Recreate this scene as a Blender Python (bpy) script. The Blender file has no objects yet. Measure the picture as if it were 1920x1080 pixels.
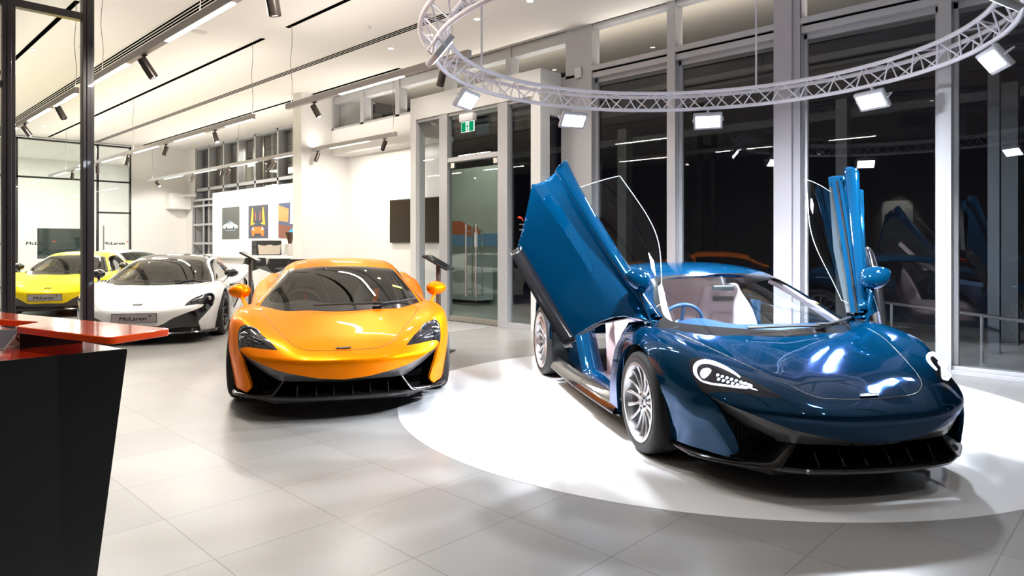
import bpy, bmesh, math, random
import numpy as np
from mathutils import Vector, Matrix
from mathutils.bvhtree import BVHTree
random.seed(7)
SC = bpy.context.scene
COL = SC.collection
PI = math.pi
# ---------------------------------------------------------------- frame of the place
# X runs towards the glazed wall, Y down the length of the room, Z up; the photographer stands at the origin
CAM_H = 1.35
ANG = math.radians(45.779)
FWD = np.array([math.sin(ANG), math.cos(ANG)]); RGT = np.array([math.cos(ANG), -math.sin(ANG)])
def floor_pt(lat, dep):
    return dep * FWD + lat * RGT
# ---------------------------------------------------------------- materials
MATS = {}
def principled(name, color, rough=0.5, metal=0.0, coat=0.0, coat_rough=0.03, spec=0.5, emit=None, estr=0.0, sheen=0.0, alpha=1.0):
    if name in MATS: return MATS[name]
    m = bpy.data.materials.new(name); m.use_nodes = True
    b = m.node_tree.nodes['Principled BSDF']
    b.inputs['Base Color'].default_value = (*color, 1)
    b.inputs['Roughness'].default_value = rough
    b.inputs['Metallic'].default_value = metal
    b.inputs['Coat Weight'].default_value = coat
    b.inputs['Coat Roughness'].default_value = coat_rough
    b.inputs['Specular IOR Level'].default_value = spec
    if sheen: b.inputs['Sheen Weight'].default_value = sheen
    if emit:
        b.inputs['Emission Color'].default_value = (*emit, 1)
        b.inputs['Emission Strength'].default_value = estr
    MATS[name] = m
    return m
def paint(name, color, metal=0.0, rough=0.35, flake=0.0, coat=1.0, edge=None):
    m = principled(name, color, rough, metal, coat, 0.015, spec=.15)
    if edge: m.node_tree.nodes['Principled BSDF'].inputs['Specular Tint'].default_value = (*edge, 1)
    if flake:
        nt = m.node_tree; b = nt.nodes['Principled BSDF']
        tc = nt.nodes.new('ShaderNodeTexCoord'); n = nt.nodes.new('ShaderNodeTexNoise')
        n.inputs['Scale'].default_value = 900; n.inputs['Detail'].default_value = 1
        nt.links.new(tc.outputs['Object'], n.inputs['Vector'])
        bp = nt.nodes.new('ShaderNodeBump'); bp.inputs['Strength'].default_value = flake; bp.inputs['Distance'].default_value = 0.0005
        nt.links.new(n.outputs['Fac'], bp.inputs['Height']); nt.links.new(bp.outputs['Normal'], b.inputs['Normal'])
    return m
def thin_glass(name, tint=(1, 1, 1), ior=1.5, refl=(1, 1, 1), rough=0.0):
    if name in MATS: return MATS[name]
    m = bpy.data.materials.new(name); m.use_nodes = True
    nt = m.node_tree; nt.nodes.clear()
    o = nt.nodes.new('ShaderNodeOutputMaterial'); mx = nt.nodes.new('ShaderNodeMixShader')
    f = nt.nodes.new('ShaderNodeFresnel'); ge = nt.nodes.new('ShaderNodeNewGeometry'); mr = nt.nodes.new('ShaderNodeMapRange')
    mr.inputs['To Min'].default_value = ior; mr.inputs['To Max'].default_value = 1/ior   # both faces of the pane behave alike
    nt.links.new(ge.outputs['Backfacing'], mr.inputs['Value']); nt.links.new(mr.outputs['Result'], f.inputs['IOR'])
    t = nt.nodes.new('ShaderNodeBsdfTransparent'); t.inputs['Color'].default_value = (*tint, 1)
    g = nt.nodes.new('ShaderNodeBsdfGlossy'); g.inputs['Color'].default_value = (*refl, 1); g.inputs['Roughness'].default_value = rough
    nt.links.new(f.outputs['Fac'], mx.inputs['Fac']); nt.links.new(t.outputs[0], mx.inputs[1]); nt.links.new(g.outputs[0], mx.inputs[2])
    nt.links.new(mx.outputs[0], o.inputs['Surface'])
    MATS[name] = m
    return m
def emitter(name, color, strength):
    if name in MATS: return MATS[name]
    m = bpy.data.materials.new(name); m.use_nodes = True
    nt = m.node_tree; nt.nodes.clear()
    o = nt.nodes.new('ShaderNodeOutputMaterial'); e = nt.nodes.new('ShaderNodeEmission')
    e.inputs['Color'].default_value = (*color, 1); e.inputs['Strength'].default_value = strength
    nt.links.new(e.outputs[0], o.inputs['Surface'])
    MATS[name] = m
    return m
def srgb(r, g, b):
    f = lambda c: (c/255/12.92) if c/255 <= 0.04045 else ((c/255+0.055)/1.055)**2.4
    return (f(r), f(g), f(b))
# ---------------------------------------------------------------- objects
def link(name, mesh, mat=None, parent=None, smooth=False, angle=None):
    o = bpy.data.objects.new(name, mesh); COL.objects.link(o)
    if mat is not None:
        for m in (mat if isinstance(mat, (list, tuple)) else [mat]): mesh.materials.append(m)
    if parent is not None: o.parent = parent
    if smooth:
        for p in mesh.polygons: p.use_smooth = True
        if angle is not None:
            try: mesh.set_sharp_from_angle(angle=math.radians(angle))
            except Exception: pass
    return o
def tag(o, label=None, cat=None, group=None, kind=None):
    if label: o['label'] = label
    if cat: o['category'] = cat
    if group: o['group'] = group
    if kind: o['kind'] = kind
    return o
def empty(name, loc=(0, 0, 0), rz=0.0):
    o = bpy.data.objects.new(name, None); COL.objects.link(o)
    o.location = loc; o.rotation_euler = (0, 0, rz); o.empty_display_size = 0.1
    return o
def copy_tree(o, parent=None):
    c = o.copy(); COL.objects.link(c)
    if parent is not None: c.parent = parent
    for ch in list(o.children): copy_tree(ch, c)
    return c
class MB:
    """collects shapes into one mesh"""
    def __init__(s): s.bm = bmesh.new(); s.mi = 0
    def _f(s, vs):
        try:
            f = s.bm.faces.new(vs); f.material_index = s.mi; return f
        except ValueError: return None
    def box(s, lo, hi):
        x0, y0, z0 = lo; x1, y1, z1 = hi
        v = [s.bm.verts.new(p) for p in ((x0,y0,z0),(x1,y0,z0),(x1,y1,z0),(x0,y1,z0),(x0,y0,z1),(x1,y0,z1),(x1,y1,z1),(x0,y1,z1))]
        for q in ((0,3,2,1),(4,5,6,7),(0,1,5,4),(1,2,6,5),(2,3,7,6),(3,0,4,7)): s._f([v[i] for i in q])
        return v
    def bbox(s, lo, hi, r=0.01, seg=2):
        """box with rounded edges"""
        b2 = bmesh.new(); bmesh.ops.create_cube(b2, size=1.0)
        for v in b2.verts:
            v.co = Vector([lo[i] + (v.co[i]+0.5)*(hi[i]-lo[i]) for i in range(3)])
        bmesh.ops.bevel(b2, geom=b2.edges[:], offset=r, segments=seg, affect='EDGES', profile=0.5)
        s.merge(b2)
    def merge(s, b2, M=None):
        mp = {}
        for v in b2.verts: mp[v] = s.bm.verts.new(M @ v.co if M is not None else v.co)
        for f in b2.faces: s._f([mp[v] for v in f.verts])
        b2.free()
    def tube(s, pts, r, n=8, caps=True, rads=None):
        pts = [Vector(p) for p in pts]; rings = []; up = None
        for i, p in enumerate(pts):
            t = (pts[min(i+1, len(pts)-1)] - pts[max(i-1, 0)])
            if t.length < 1e-9: t = Vector((0,0,1))
            t.normalize()
            if up is None:
                up = Vector((0,0,1)) if abs(t.z) < 0.9 else Vector((1,0,0))
            a = t.cross(up)
            if a.length < 1e-6: a = t.orthogonal()
            a.normalize(); b = a.cross(t).normalized(); up = b
            rr = rads[i] if rads else r
            rings.append([s.bm.verts.new(p + (a*math.cos(2*PI*k/n) + b*math.sin(2*PI*k/n))*rr) for k in range(n)])
        for i in range(len(rings)-1):
            for k in range(n): s._f([rings[i][k], rings[i][(k+1)%n], rings[i+1][(k+1)%n], rings[i+1][k]])
        if caps:
            s._f(list(reversed(rings[0]))); s._f(rings[-1])
    def ring_tube(s, c, R, r, n=64, m=8, a0=0, a1=2*PI):
        full = abs(a1-a0-2*PI) < 1e-6; rings = []
        for i in range(n + (0 if full else 1)):
            a = a0 + (a1-a0)*i/n
            d = Vector((math.cos(a), math.sin(a), 0))
            rings.append([s.bm.verts.new(Vector(c) + d*(R + r*math.cos(2*PI*k/m)) + Vector((0,0,r*math.sin(2*PI*k/m)))) for k in range(m)])
        N = len(rings)
        for i in range(N if full else N-1):
            for k in range(m): s._f([rings[i][k], rings[(i+1)%N][k], rings[(i+1)%N][(k+1)%m], rings[i][(k+1)%m]])
    def lathe(s, prof, axis='z', n=32, c=(0,0,0), cap=False):
        """prof: (radius, height) list"""
        rings = []
        for r, h in prof:
            ring = []
            for k in range(n):
                a = 2*PI*k/n; u, w = r*math.cos(a), r*math.sin(a)
                p = {'z': (u, w, h), 'y': (u, h, w), 'x': (h, u, w)}[axis]
                ring.append(s.bm.verts.new(Vector(c)+Vector(p)))
            rings.append(ring)
        for i in range(len(rings)-1):
            for k in range(n): s._f([rings[i][k], rings[i][(k+1)%n], rings[i+1][(k+1)%n], rings[i+1][k]])
        if cap:
            s._f(list(reversed(rings[0]))); s._f(rings[-1])
    def prism(s, poly, z0, z1, axis='z'):
        def P(u, w, h): return {'z': (u, w, h), 'y': (u, h, w), 'x': (h, u, w)}[axis]
        a = [s.bm.verts.new(P(u, w, z0)) for u, w in poly]; b = [s.bm.verts.new(P(u, w, z1)) for u, w in poly]
        n = len(poly)
        s._f(list(reversed(a))); s._f(b)
        for i in range(n): s._f([a[i], a[(i+1)%n], b[(i+1)%n], b[i]])
    def grid(s, G):
        """G: (n, m, 3) array"""
        n, m = len(G), len(G[0])
        V = [[s.bm.verts.new(tuple(map(float, G[i][j]))) for j in range(m)] for i in range(n)]
        for i in range(n-1):
            for j in range(m-1): s._f([V[i][j], V[i][j+1], V[i+1][j+1], V[i+1][j]])
        return V
    def poly(s, pts): return s._f([s.bm.verts.new(tuple(p)) for p in pts])
    def ellipsoid(s, c, r, n=20, m=12):
        b2 = bmesh.new(); bmesh.ops.create_uvsphere(b2, u_segments=n, v_segments=m, radius=1)
        for v in b2.verts: v.co = Vector((c[0]+v.co.x*r[0], c[1]+v.co.y*r[1], c[2]+v.co.z*r[2]))
        s.merge(b2)
    def build(s, name, mat, parent=None, smooth=False, angle=40, recalc=True, bevel=0.0):
        if recalc: bmesh.ops.recalc_face_normals(s.bm, faces=s.bm.faces[:])
        me = bpy.data.meshes.new(name); s.bm.to_mesh(me); s.bm.free()
        o = link(name, me, mat, parent, smooth, angle)
        if bevel:
            md = o.modifiers.new('bevel', 'BEVEL'); md.width = bevel; md.segments = 2; md.limit_method = 'ANGLE'
        return o
def text_mesh(name, body, size, mat, parent=None, extrude=0.0005, M=None, sx=1.0, align='CENTER', shear=0.0, bold=0.0):
    cu = bpy.data.curves.new(name+'_tmp', 'FONT'); cu.body = body; cu.size = size; cu.extrude = extrude
    cu.align_x = align; cu.align_y = 'CENTER'; cu.shear = shear; cu.resolution_u = 3
    o = bpy.data.objects.new(name+'_tmp', cu); COL.objects.link(o)
    dg = bpy.context.evaluated_depsgraph_get()
    me = bpy.data.meshes.new_from_object(o.evaluated_get(dg)); me.name = name
    bpy.data.objects.remove(o)
    if bold:        # heavier strokes: the same letters laid over each other a hair apart
        b2 = bmesh.new()
        for k, (dx, dy) in enumerate(((0,0),(bold,0),(-bold,0),(0,bold*.6),(0,-bold*.6))):
            m2 = me.copy(); m2.transform(Matrix.Translation((dx, dy, k*1e-5))); b2.from_mesh(m2); bpy.data.meshes.remove(m2)
        b2.to_mesh(me); b2.free()
    T = (M if M is not None else Matrix()) @ Matrix.Diagonal((sx, 1, 1, 1))
    me.transform(T)
    if T.determinant() < 0: me.flip_normals()
    me.materials.clear()
    return link(name, me, mat, parent)
def natspline(t, P, te):
    """natural cubic spline through P at knots t, evaluated at te (axis 0)"""
    t = np.asarray(t, float); P = np.asarray(P, float); te = np.asarray(te, float)
    n = len(t); sh = P.shape; Q = P.reshape(n, -1); h = np.diff(t)
    A = np.zeros((n, n)); B = np.zeros_like(Q); A[0, 0] = A[-1, -1] = 1
    for i in range(1, n-1):
        A[i, i-1] = h[i-1]; A[i, i] = 2*(h[i-1]+h[i]); A[i, i+1] = h[i]
        B[i] = 6*((Q[i+1]-Q[i])/h[i] - (Q[i]-Q[i-1])/h[i-1])
    Mm = np.linalg.solve(A, B)
    k = np.clip(np.searchsorted(t, te, side='right')-1, 0, n-2)
    a = ((t[k+1]-te)/h[k])[:, None]; b = ((te-t[k])/h[k])[:, None]; hh = (h[k]**2)[:, None]/6
    R = a*Q[k] + b*Q[k+1] + ((a**3-a)*Mm[k] + (b**3-b)*Mm[k+1])*hh
    return R.reshape((len(te),)+sh[1:])
# ================================================================ cars
ST_FRONT_570 = {
 'A': [(1.0,0,.15),(1.062,0,.31),(1.082,0,.457),(1.071,0,.472),(.95,0,.535),(.70,0,.625),(.40,0,.705),(.05,0,.772)],
 'B': [(.98,.27,.15),(1.038,.27,.315),(1.062,.27,.460),(1.050,.27,.475),(.93,.27,.54),(.70,.30,.628),(.4,.34,.707),(.05,.36,.772)],
 'C': [(.92,.48,.15),(.965,.49,.33),(.992,.49,.477),(.979,.49,.491),(.92,.485,.54),(.70,.52,.63),(.4,.58,.704),(.05,.64,.764)],
 'D': [(.85,.63,.15),(.868,.655,.33),(.870,.66,.481),(.858,.66,.495),(.80,.66,.545),(.62,.68,.648),(.36,.72,.735),(.02,.75,.783)],
 'E': [(.78,.72,.15),(.78,.745,.32),(.745,.765,.47),(.735,.765,.495),(.70,.765,.535),(.52,.782,.672),(.32,.815,.748),(0,.84,.79)],
 'F': [(.69,.765,.15),(.685,.79,.31),(.65,.81,.45),(.635,.81,.48),(.60,.82,.515),(.45,.852,.635),(.27,.89,.715),(0,.91,.748)],
 'G': [(.59,.805,.15),(.58,.828,.29),(.55,.85,.40),(.53,.857,.43),(.50,.866,.46),(.38,.902,.53),(.22,.935,.58),(0,.952,.61)],
 'H': [(.49,.835,.15),(.48,.845,.24),(.46,.862,.31),(.45,.867,.33),(.43,.874,.345),(.33,.903,.37),(.20,.930,.385),(0,.948,.39)],
 'I': [(.42,.850,.15),(.41,.852,.155),(.40,.854,.16),(.39,.856,.162),(.37,.860,.165),(.28,.878,.165),(.16,.902,.165),(0,.925,.165)]}
ST_REAR = {
 'A': [(-.35,0,.80),(-.9,0,.80),(-1.5,0,.81),(-2.1,0,.86),(-2.67,0,.88),(-3.33,0,.86),(-3.47,0,.62),(-3.40,0,.30)],
 'B': [(-.35,.38,.80),(-.9,.38,.80),(-1.5,.38,.81),(-2.1,.38,.86),(-2.67,.36,.89),(-3.32,.36,.865),(-3.46,.36,.62),(-3.39,.36,.30)],
 'C': [(-.32,.68,.785),(-.9,.69,.80),(-1.5,.66,.82),(-2.1,.62,.87),(-2.67,.60,.90),(-3.28,.60,.865),(-3.42,.60,.63),(-3.36,.60,.32)],
 'D': [(-.34,.775,.785),(-.9,.78,.795),(-1.5,.77,.83),(-2.1,.74,.905),(-2.67,.73,.93),(-3.22,.73,.87),(-3.36,.73,.64),(-3.31,.73,.34)],
 'E': [(-.36,.85,.772),(-.9,.855,.765),(-1.5,.865,.815),(-2.1,.87,.915),(-2.67,.86,.94),(-3.15,.84,.86),(-3.28,.83,.64),(-3.24,.82,.36)],
 'F': [(-.38,.912,.705),(-.9,.895,.69),(-1.5,.925,.76),(-2.1,.95,.85),(-2.67,.945,.87),(-3.08,.91,.80),(-3.18,.89,.62),(-3.15,.87,.37)],
 'G': [(-.40,.945,.55),(-.9,.91,.55),(-1.5,.945,.60),(-2.1,.975,.66),(-2.67,.97,.68),(-3.0,.945,.64),(-3.08,.93,.54),(-3.06,.91,.38)],
 'H': [(-.42,.950,.36),(-.9,.925,.34),(-1.5,.95,.36),(-2.1,.968,.40),(-2.67,.965,.43),(-2.95,.945,.42),(-3.0,.935,.40),(-2.98,.92,.36)],
 'I': [(-.44,.94,.165),(-.9,.94,.165),(-1.5,.945,.17),(-2.1,.95,.19),(-2.67,.95,.22),(-2.9,.94,.25),(-2.94,.935,.27),(-2.93,.93,.28)]}
CAB = { # greenhouse: windscreen base, mid, header, roof peak, roof rear, rear slope, rear deck
 'a': [(.20,0,.752),(-.28,0,.968),(-.70,0,1.118),(-1.25,0,1.185),(-1.75,0,1.165),(-2.35,0,1.06),(-3.0,0,.875)],
 'b': [(.165,.33,.752),(-.30,.30,.962),(-.715,.26,1.112),(-1.25,.27,1.178),(-1.75,.27,1.158),(-2.35,.26,1.05),(-3.0,.24,.87)],
 'b2': [(.06,.58,.755),(-.355,.51,.942),(-.745,.425,1.096),(-1.25,.43,1.16),(-1.75,.42,1.14),(-2.35,.41,1.03),(-3.0,.38,.86)],
 'c': [(-.135,.735,.765),(-.455,.635,.925),(-.785,.53,1.072),(-1.25,.525,1.128),(-1.75,.51,1.11),(-2.35,.50,.99),(-3.0,.46,.85)],
 'c2': [(-.165,.757,.772),(-.50,.667,.912),(-.82,.572,1.048),(-1.25,.567,1.10),(-1.75,.55,1.085),(-2.35,.53,.97),(-3.0,.47,.845)],
 'd': [(-.19,.770,.772),(-.56,.715,.86),(-.88,.665,.95),(-1.25,.66,.98),(-1.75,.65,.975),(-2.35,.62,.91),(-3.0,.54,.82)],
 'e': [(-.22,.775,.755),(-.60,.768,.755),(-.92,.765,.76),(-1.25,.762,.77),(-1.75,.75,.79),(-2.35,.70,.80),(-3.0,.6,.78)]}
def loft(lines, dens):
    """tensor spline through half lines (centre first, y>=0) -> right half grid (y<=0) and its normals"""
    P = np.array(lines, float)                       # (nl, ns, 3)
    full = np.concatenate([P[::-1]*np.array([1,-1,1]), P[1:]], 0)   # -outer .. centre .. +outer
    nl = len(P)
    ds = np.linalg.norm(np.diff(full, axis=1), axis=2).mean(0); s = np.concatenate([[0], np.cumsum(np.maximum(ds, .02))])
    dv = np.linalg.norm(np.diff(full, axis=0), axis=2).mean(1); v = np.concatenate([[0], np.cumsum(np.maximum(dv, .02))])
    def sub(k):
        out, cell = [], []
        for i in range(len(k)-1):
            n = max(2, int(math.ceil((k[i+1]-k[i])/dens)))
            out += list(k[i] + (k[i+1]-k[i])*np.arange(n)/n); cell += [i]*n
        return np.array(out+[k[-1]]), cell
    se, sc = sub(s); ve, vc = sub(v)
    G = natspline(v, full, ve)                       # (nv, ns, 3)
    G = natspline(s, G.transpose(1, 0, 2), se)       # (Ns, Nv, 3)
    dS = np.gradient(G, se, axis=0); dV = np.gradient(G, ve, axis=1)
    N = np.cross(dS, dV); N /= np.linalg.norm(N, axis=2, keepdims=True)+1e-12
    mid = int(np.argmin(abs(ve - v[nl-1])))
    G[:, mid, 1] = 0
    # right half: columns 0..mid ; v interval index counted from the centre outwards
    return G[:, :mid+1], N[:, :mid+1], sc, [nl-2-c for c in vc[:mid]]
class Half:
    """the right half of a lofted skin, with cutting and part extraction"""
    def __init__(s, lines, dens):
        s.G, s.N, s.sc, s.vc = loft(lines, dens)
        n, m, _ = s.G.shape
        if s.N[n//2, m-1][2] < 0: s.N = -s.N
        co = [Vector(map(float, p)) for p in s.G.reshape(-1, 3)]
        tri = []
        for i in range(n-1):
            for j in range(m-1):
                a, b, c, d = i*m+j, i*m+j+1, (i+1)*m+j+1, (i+1)*m+j
                tri += [(a, b, c), (a, c, d)]
        s.co, s.tri = co, tri; s.bvh = BVHTree.FromPolygons(co, tri); s.nn = s.N.reshape(-1, 3)
        s.bm = bmesh.new(); s.lay = s.bm.faces.layers.int.new('part'); s.cs = s.bm.faces.layers.int.new('cs'); s.cv = s.bm.faces.layers.int.new('cv')
        V = [s.bm.verts.new(c) for c in co]
        for i in range(n-1):
            for j in range(m-1):
                try: f = s.bm.faces.new((V[i*m+j], V[i*m+j+1], V[(i+1)*m+j+1], V[(i+1)*m+j]))
                except ValueError: continue
                f[s.cs] = s.sc[i]; f[s.cv] = s.vc[j]
    def normal_at(s, p):
        q, _, idx, _ = s.bvh.find_nearest(Vector(p))
        a, b, c = s.tri[idx]; A, B, Cc = s.co[a], s.co[b], s.co[c]
        v0, v1, v2 = B-A, Cc-A, q-A
        d00, d01, d11, d20, d21 = v0.dot(v0), v0.dot(v1), v1.dot(v1), v2.dot(v0), v2.dot(v1)
        den = d00*d11-d01*d01
        if abs(den) < 1e-16: return Vector(map(float, s.nn[a]))
        w1 = (d11*d20-d01*d21)/den; w2 = (d00*d21-d01*d20)/den
        n = s.nn[a]*(1-w1-w2)+s.nn[b]*w1+s.nn[c]*w2
        return Vector(map(float, n)).normalized()
    def cut(s, proj, poly, filt=None):
        us = [p[0] for p in poly]; vs = [p[1] for p in poly]; lo = (min(us), min(vs)); hi = (max(us), max(vs))
        def bb(f):
            q = [proj.p2(v.co) for v in f.verts]
            return min(a[0] for a in q), min(a[1] for a in q), max(a[0] for a in q), max(a[1] for a in q)
        cand = set()
        for f in s.bm.faces:
            if filt and not filt(f.calc_center_median()): continue
            b = bb(f)
            if b[0] <= hi[0] and b[2] >= lo[0] and b[1] <= hi[1] and b[3] >= lo[1]: cand.add(f)
        n = len(poly)
        for i in range(n):
            a, b = poly[i], poly[(i+1) % n]
            if abs(a[0]-b[0])+abs(a[1]-b[1]) < 1e-9: continue
            l0, h0 = min(a[0], b[0]), max(a[0], b[0]); l1, h1 = min(a[1], b[1]), max(a[1], b[1])
            sel = [f for f in cand if (lambda q: q[0] <= h0 and q[2] >= l0 and q[1] <= h1 and q[3] >= l1)(bb(f))]
            if not sel: continue
            co, no = proj.plane(a, b)
            ed = set(e for f in sel for e in f.edges); ve = set(v for f in sel for v in f.verts)
            r = bmesh.ops.bisect_plane(s.bm, geom=sel+list(ed)+list(ve), dist=1e-6, plane_co=co, plane_no=no)
            cand = set(f for f in cand if f.is_valid) | set(g for g in r['geom'] if isinstance(g, bmesh.types.BMFace))
        inside = []
        for f in cand:
            if not f.is_valid: continue
            c = f.calc_center_median()
            if filt and not filt(c): continue
            if in_poly(proj.p2(c), poly): inside.append(f)
        return inside
    def mark(s, faces, k, only=None):
        for f in faces:
            if only is None or f[s.lay] in only: f[s.lay] = k
    def arrays(s, k, flange=0.0, flange_filt=None):
        """verts, faces, normals of part k (right half)"""
        ks = k if isinstance(k, (set, tuple, list)) else (k,)
        fs = [f for f in s.bm.faces if f[s.lay] in ks]
        idx, V, Nn, F = {}, [], [], []
        for f in fs:
            for v in f.verts:
                if v not in idx:
                    idx[v] = len(V); V.append(v.co.copy()); Nn.append(s.normal_at(v.co))
            F.append([idx[v] for v in f.verts])
        if flange:
            fset = set(fs)
            for f in fs:
                for e in f.edges:
                    if sum(1 for g in e.link_faces if g in fset) != 1: continue
                    a, b = e.verts
                    if abs(a.co.y) < 1e-4 and abs(b.co.y) < 1e-4: continue
                    if flange_filt and not flange_filt((a.co+b.co)/2): continue
                    A, B = a.co, b.co; a2 = A - Nn[idx[a]]*flange; b2 = B - Nn[idx[b]]*flange
                    n = (B-A).cross(a2-A)
                    if n.length < 1e-9: continue
                    n.normalize()
                    if n.dot(f.calc_center_median()-A) > 0: n = -n
                    k0 = len(V); V += [A.copy(), B.copy(), b2, a2]; Nn += [n, n, n, n]; F.append([k0, k0+1, k0+2, k0+3])
        return V, F, Nn
class ParProj:
    def __init__(s, i, j): s.i, s.j = i, j
    def p2(s, c): return (c[s.i], c[s.j])
    def plane(s, a, b):
        co = [0, 0, 0]; no = [0, 0, 0]
        co[s.i], co[s.j] = a; no[s.i], no[s.j] = -(b[1]-a[1]), b[0]-a[0]
        return Vector(co), Vector(no).normalized()
class SightProj:
    """perspective tracing of a car from a station E (car coordinates); 2-D = (sideways, upwards) per unit distance"""
    def __init__(s, E, yaw):
        s.E = Vector(E); s.f = Vector((-math.cos(yaw), math.sin(yaw), 0)); s.r = Vector((math.sin(yaw), math.cos(yaw), 0))
    def p2(s, c):
        w = Vector(c)-s.E; d = w.dot(s.f); return (w.dot(s.r)/d, w.z/d)
    def dirv(s, a): return s.f + s.r*a[0] + Vector((0, 0, a[1]))
    def plane(s, a, b): return s.E, s.dirv(a).cross(s.dirv(b)).normalized()
def in_poly(p, poly):
    x, y = p; c = False; n = len(poly); j = n-1
    for i in range(n):
        xi, yi = poly[i]; xj, yj = poly[j]
        if (yi > y) != (yj > y) and x < (xj-xi)*(y-yi)/(yj-yi)+xi: c = not c
        j = i
    return c
def smooth_poly(pts, n=4, closed=True, corners=()):
    """Catmull-Rom refinement; indices in corners stay sharp"""
    out = []; N = len(pts)
    for i in range(N if closed else N-1):
        p1, p2 = np.array(pts[i]), np.array(pts[(i+1) % N])
        p0 = np.array(pts[(i-1) % N]) if (i not in corners and (closed or i > 0)) else 2*p1-p2
        j = (i+1) % N
        p3 = np.array(pts[(i+2) % N]) if (j not in corners and (closed or i+2 < N)) else 2*p2-p1
        for k in range(n):
            t = k/n
            out.append(tuple(0.5*((2*p1)+(-p0+p2)*t+(2*p0-5*p1+4*p2-p3)*t*t+(-p0+3*p1-3*p2+p3)*t**3)))
    if not closed: out.append(tuple(pts[-1]))
    return out
def mesh_from(name, V, F, Nn=None):
    me = bpy.data.meshes.new(name); me.from_pydata([tuple(v) for v in V], [], F); me.update()
    for p in me.polygons: p.use_smooth = True
    if Nn is not None: me.normals_split_custom_set_from_vertices([tuple(n) for n in Nn])
    return me
def flip(V, F, Nn):
    return [Vector((v.x, -v.y, v.z)) for v in V], [list(reversed(f)) for f in F], [Vector((n.x, -n.y, n.z)) for n in Nn]
def both(V, F, Nn):
    V2, F2, N2 = flip(V, F, Nn); k = len(V)
    return V+V2, F+[[i+k for i in f] for f in F2], Nn+N2
def orient(V, F, Nn):
    """make every face agree with its normals"""
    out = []
    for f in F:
        a, b, c = V[f[0]], V[f[1]], V[f[2]]
        n = Vector((0, 0, 0))
        for k in range(1, len(f)-1): n += (V[f[k]]-a).cross(V[f[k+1]]-a)
        out.append(list(reversed(f)) if n.dot(Nn[f[0]]+Nn[f[1]]+Nn[f[2]]) < 0 else f)
    return V, out, Nn
# stations the outlines were traced from (car coordinates)
SIGHT_A = SightProj((6.361, -.0715, 1.35), .257); SIGHT_B = SightProj((4.155, -2.525, 1.35), .1822)
def px(sx, sy): return ((sx-960)/1270.0, (457-sy)/1270.0)
def traced(pts, ox, oy, k): return [px(ox+x*k, oy+y*k) for x, y in pts]
# outlines traced on the cars themselves
O3 = (420, 600, 1/6.0); O1 = (420, 470, 1/7.2); B5 = (1240, 640, .24076); B6 = (1180, 480, .185185); W8 = (160, 460, .185185)
HL_570 = traced(smooth_poly([(605,347),(520,250),(450,190),(380,135),(310,85),(260,63),(220,64),(188,84),(165,125),(156,185),(156,250),(160,310),(172,358),(186,332),(210,318),(260,313),(330,320),(420,332),(520,343)], 3, corners=(0, 12)), *O3)
WING = [(172,352),(186,352),(196,368),(250,413),(330,458),(450,517),(600,577),(740,612),(840,630),(1060,665),(1200,672),(1345,675)]
BLADE = [(262,800),(288,792),(303,762),(300,730),(270,642),(235,560),(205,452)]
OPEN_570 = traced(WING + [(1600,678),(1600,1300),(262,1300)] + BLADE, *O3)
HOOD_570 = [px(*p) for p in smooth_poly([(488.75,581.1),(497.8,595),(508.9,607.5),(516.7,615.8),(536.7,635.8),(546.7,645.8),(560,653.3),(575,657.5),(595,658.5),(644,658.6),(720,658.6)], 3, closed=False)] + [px(720,540), px(560,540), px(488.75,570)]
FRIT = traced(smooth_poly([(860,190),(700,207),(560,215),(440,226),(345,246),(300,266),(287,300),(296,380),(316,500),(340,590),(380,640),(440,670),(520,686),(800,716),(1188,746),(1700,760),(1700,150)], 3, corners=(13,14,15,16,0)), *B6)
HL_650 = traced(smooth_poly([(1003,597),(1040,560),(1100,520),(1190,485),(1250,470),(1288,476),(1305,505),(1303,545),(1285,595),(1240,600),(1200,583),(1110,585)], 3, corners=(0,8,9,10)), *W8)
OPEN_650 = traced([(1200,583),(1240,600),(1285,595),(1262,630),(1220,680),(1180,720),(1156,745),(1150,770),(1160,800),(1170,835),(1365,800),(1500,790),(1500,1300),(100,1300),(100,797),(300,797),(740,797),(800,775),(850,742),(900,715),(1000,675),(1100,640),(1180,607)], *W8)
HOOD_650 = traced(smooth_poly([(1240,350),(1180,370),(1100,430),(1030,510),(965,578),(900,618),(800,640),(558,648),(300,648)], 3, closed=False) + [(300,250),(800,250),(1240,250)], *W8)
class Mirrored:
    """the same tracing seen from the mirrored station (left side outlines applied to the right half)"""
    def __init__(s, p):
        s.E = Vector((p.E.x, -p.E.y, p.E.z)); s.f = Vector((p.f.x, -p.f.y, 0)); s.r = Vector((p.r.x, -p.r.y, 0))
    p2 = SightProj.p2; dirv = SightProj.dirv; plane = SightProj.plane
SIGHT_W = Mirrored(SightProj((11.123, 2.743, 1.35), .24))
TOP = ParProj(0, 1); SIDE = ParProj(0, 2)
CABIN = [(.13,.02),(.10,-.33),(0.0,-.56),(-.17,-.70),(-.5,-.735),(-1.1,-.735),(-1.6,-.72),(-2.2,-.66),(-2.9,-.5),(-2.9,.02)]
DOOR = smooth_poly([(-.20,1.0),(-.24,.80),(-.40,.66),(-.47,.52),(-.51,.38),(-.53,.24),(-.53,.16),(-1.38,.16),(-1.45,.28),(-1.56,.45),(-1.66,.60),(-1.70,.70),(-1.66,1.0)], 2, corners=(0,1,6,7,12))
def arch(cx, cz, r):
    return [(cx-r, -.1)] + [(cx-r*math.cos(PI*k/28), cz+r*math.sin(PI*k/28)) for k in range(29)] + [(cx+r, -.1)]
SHELLS = {}
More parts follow.
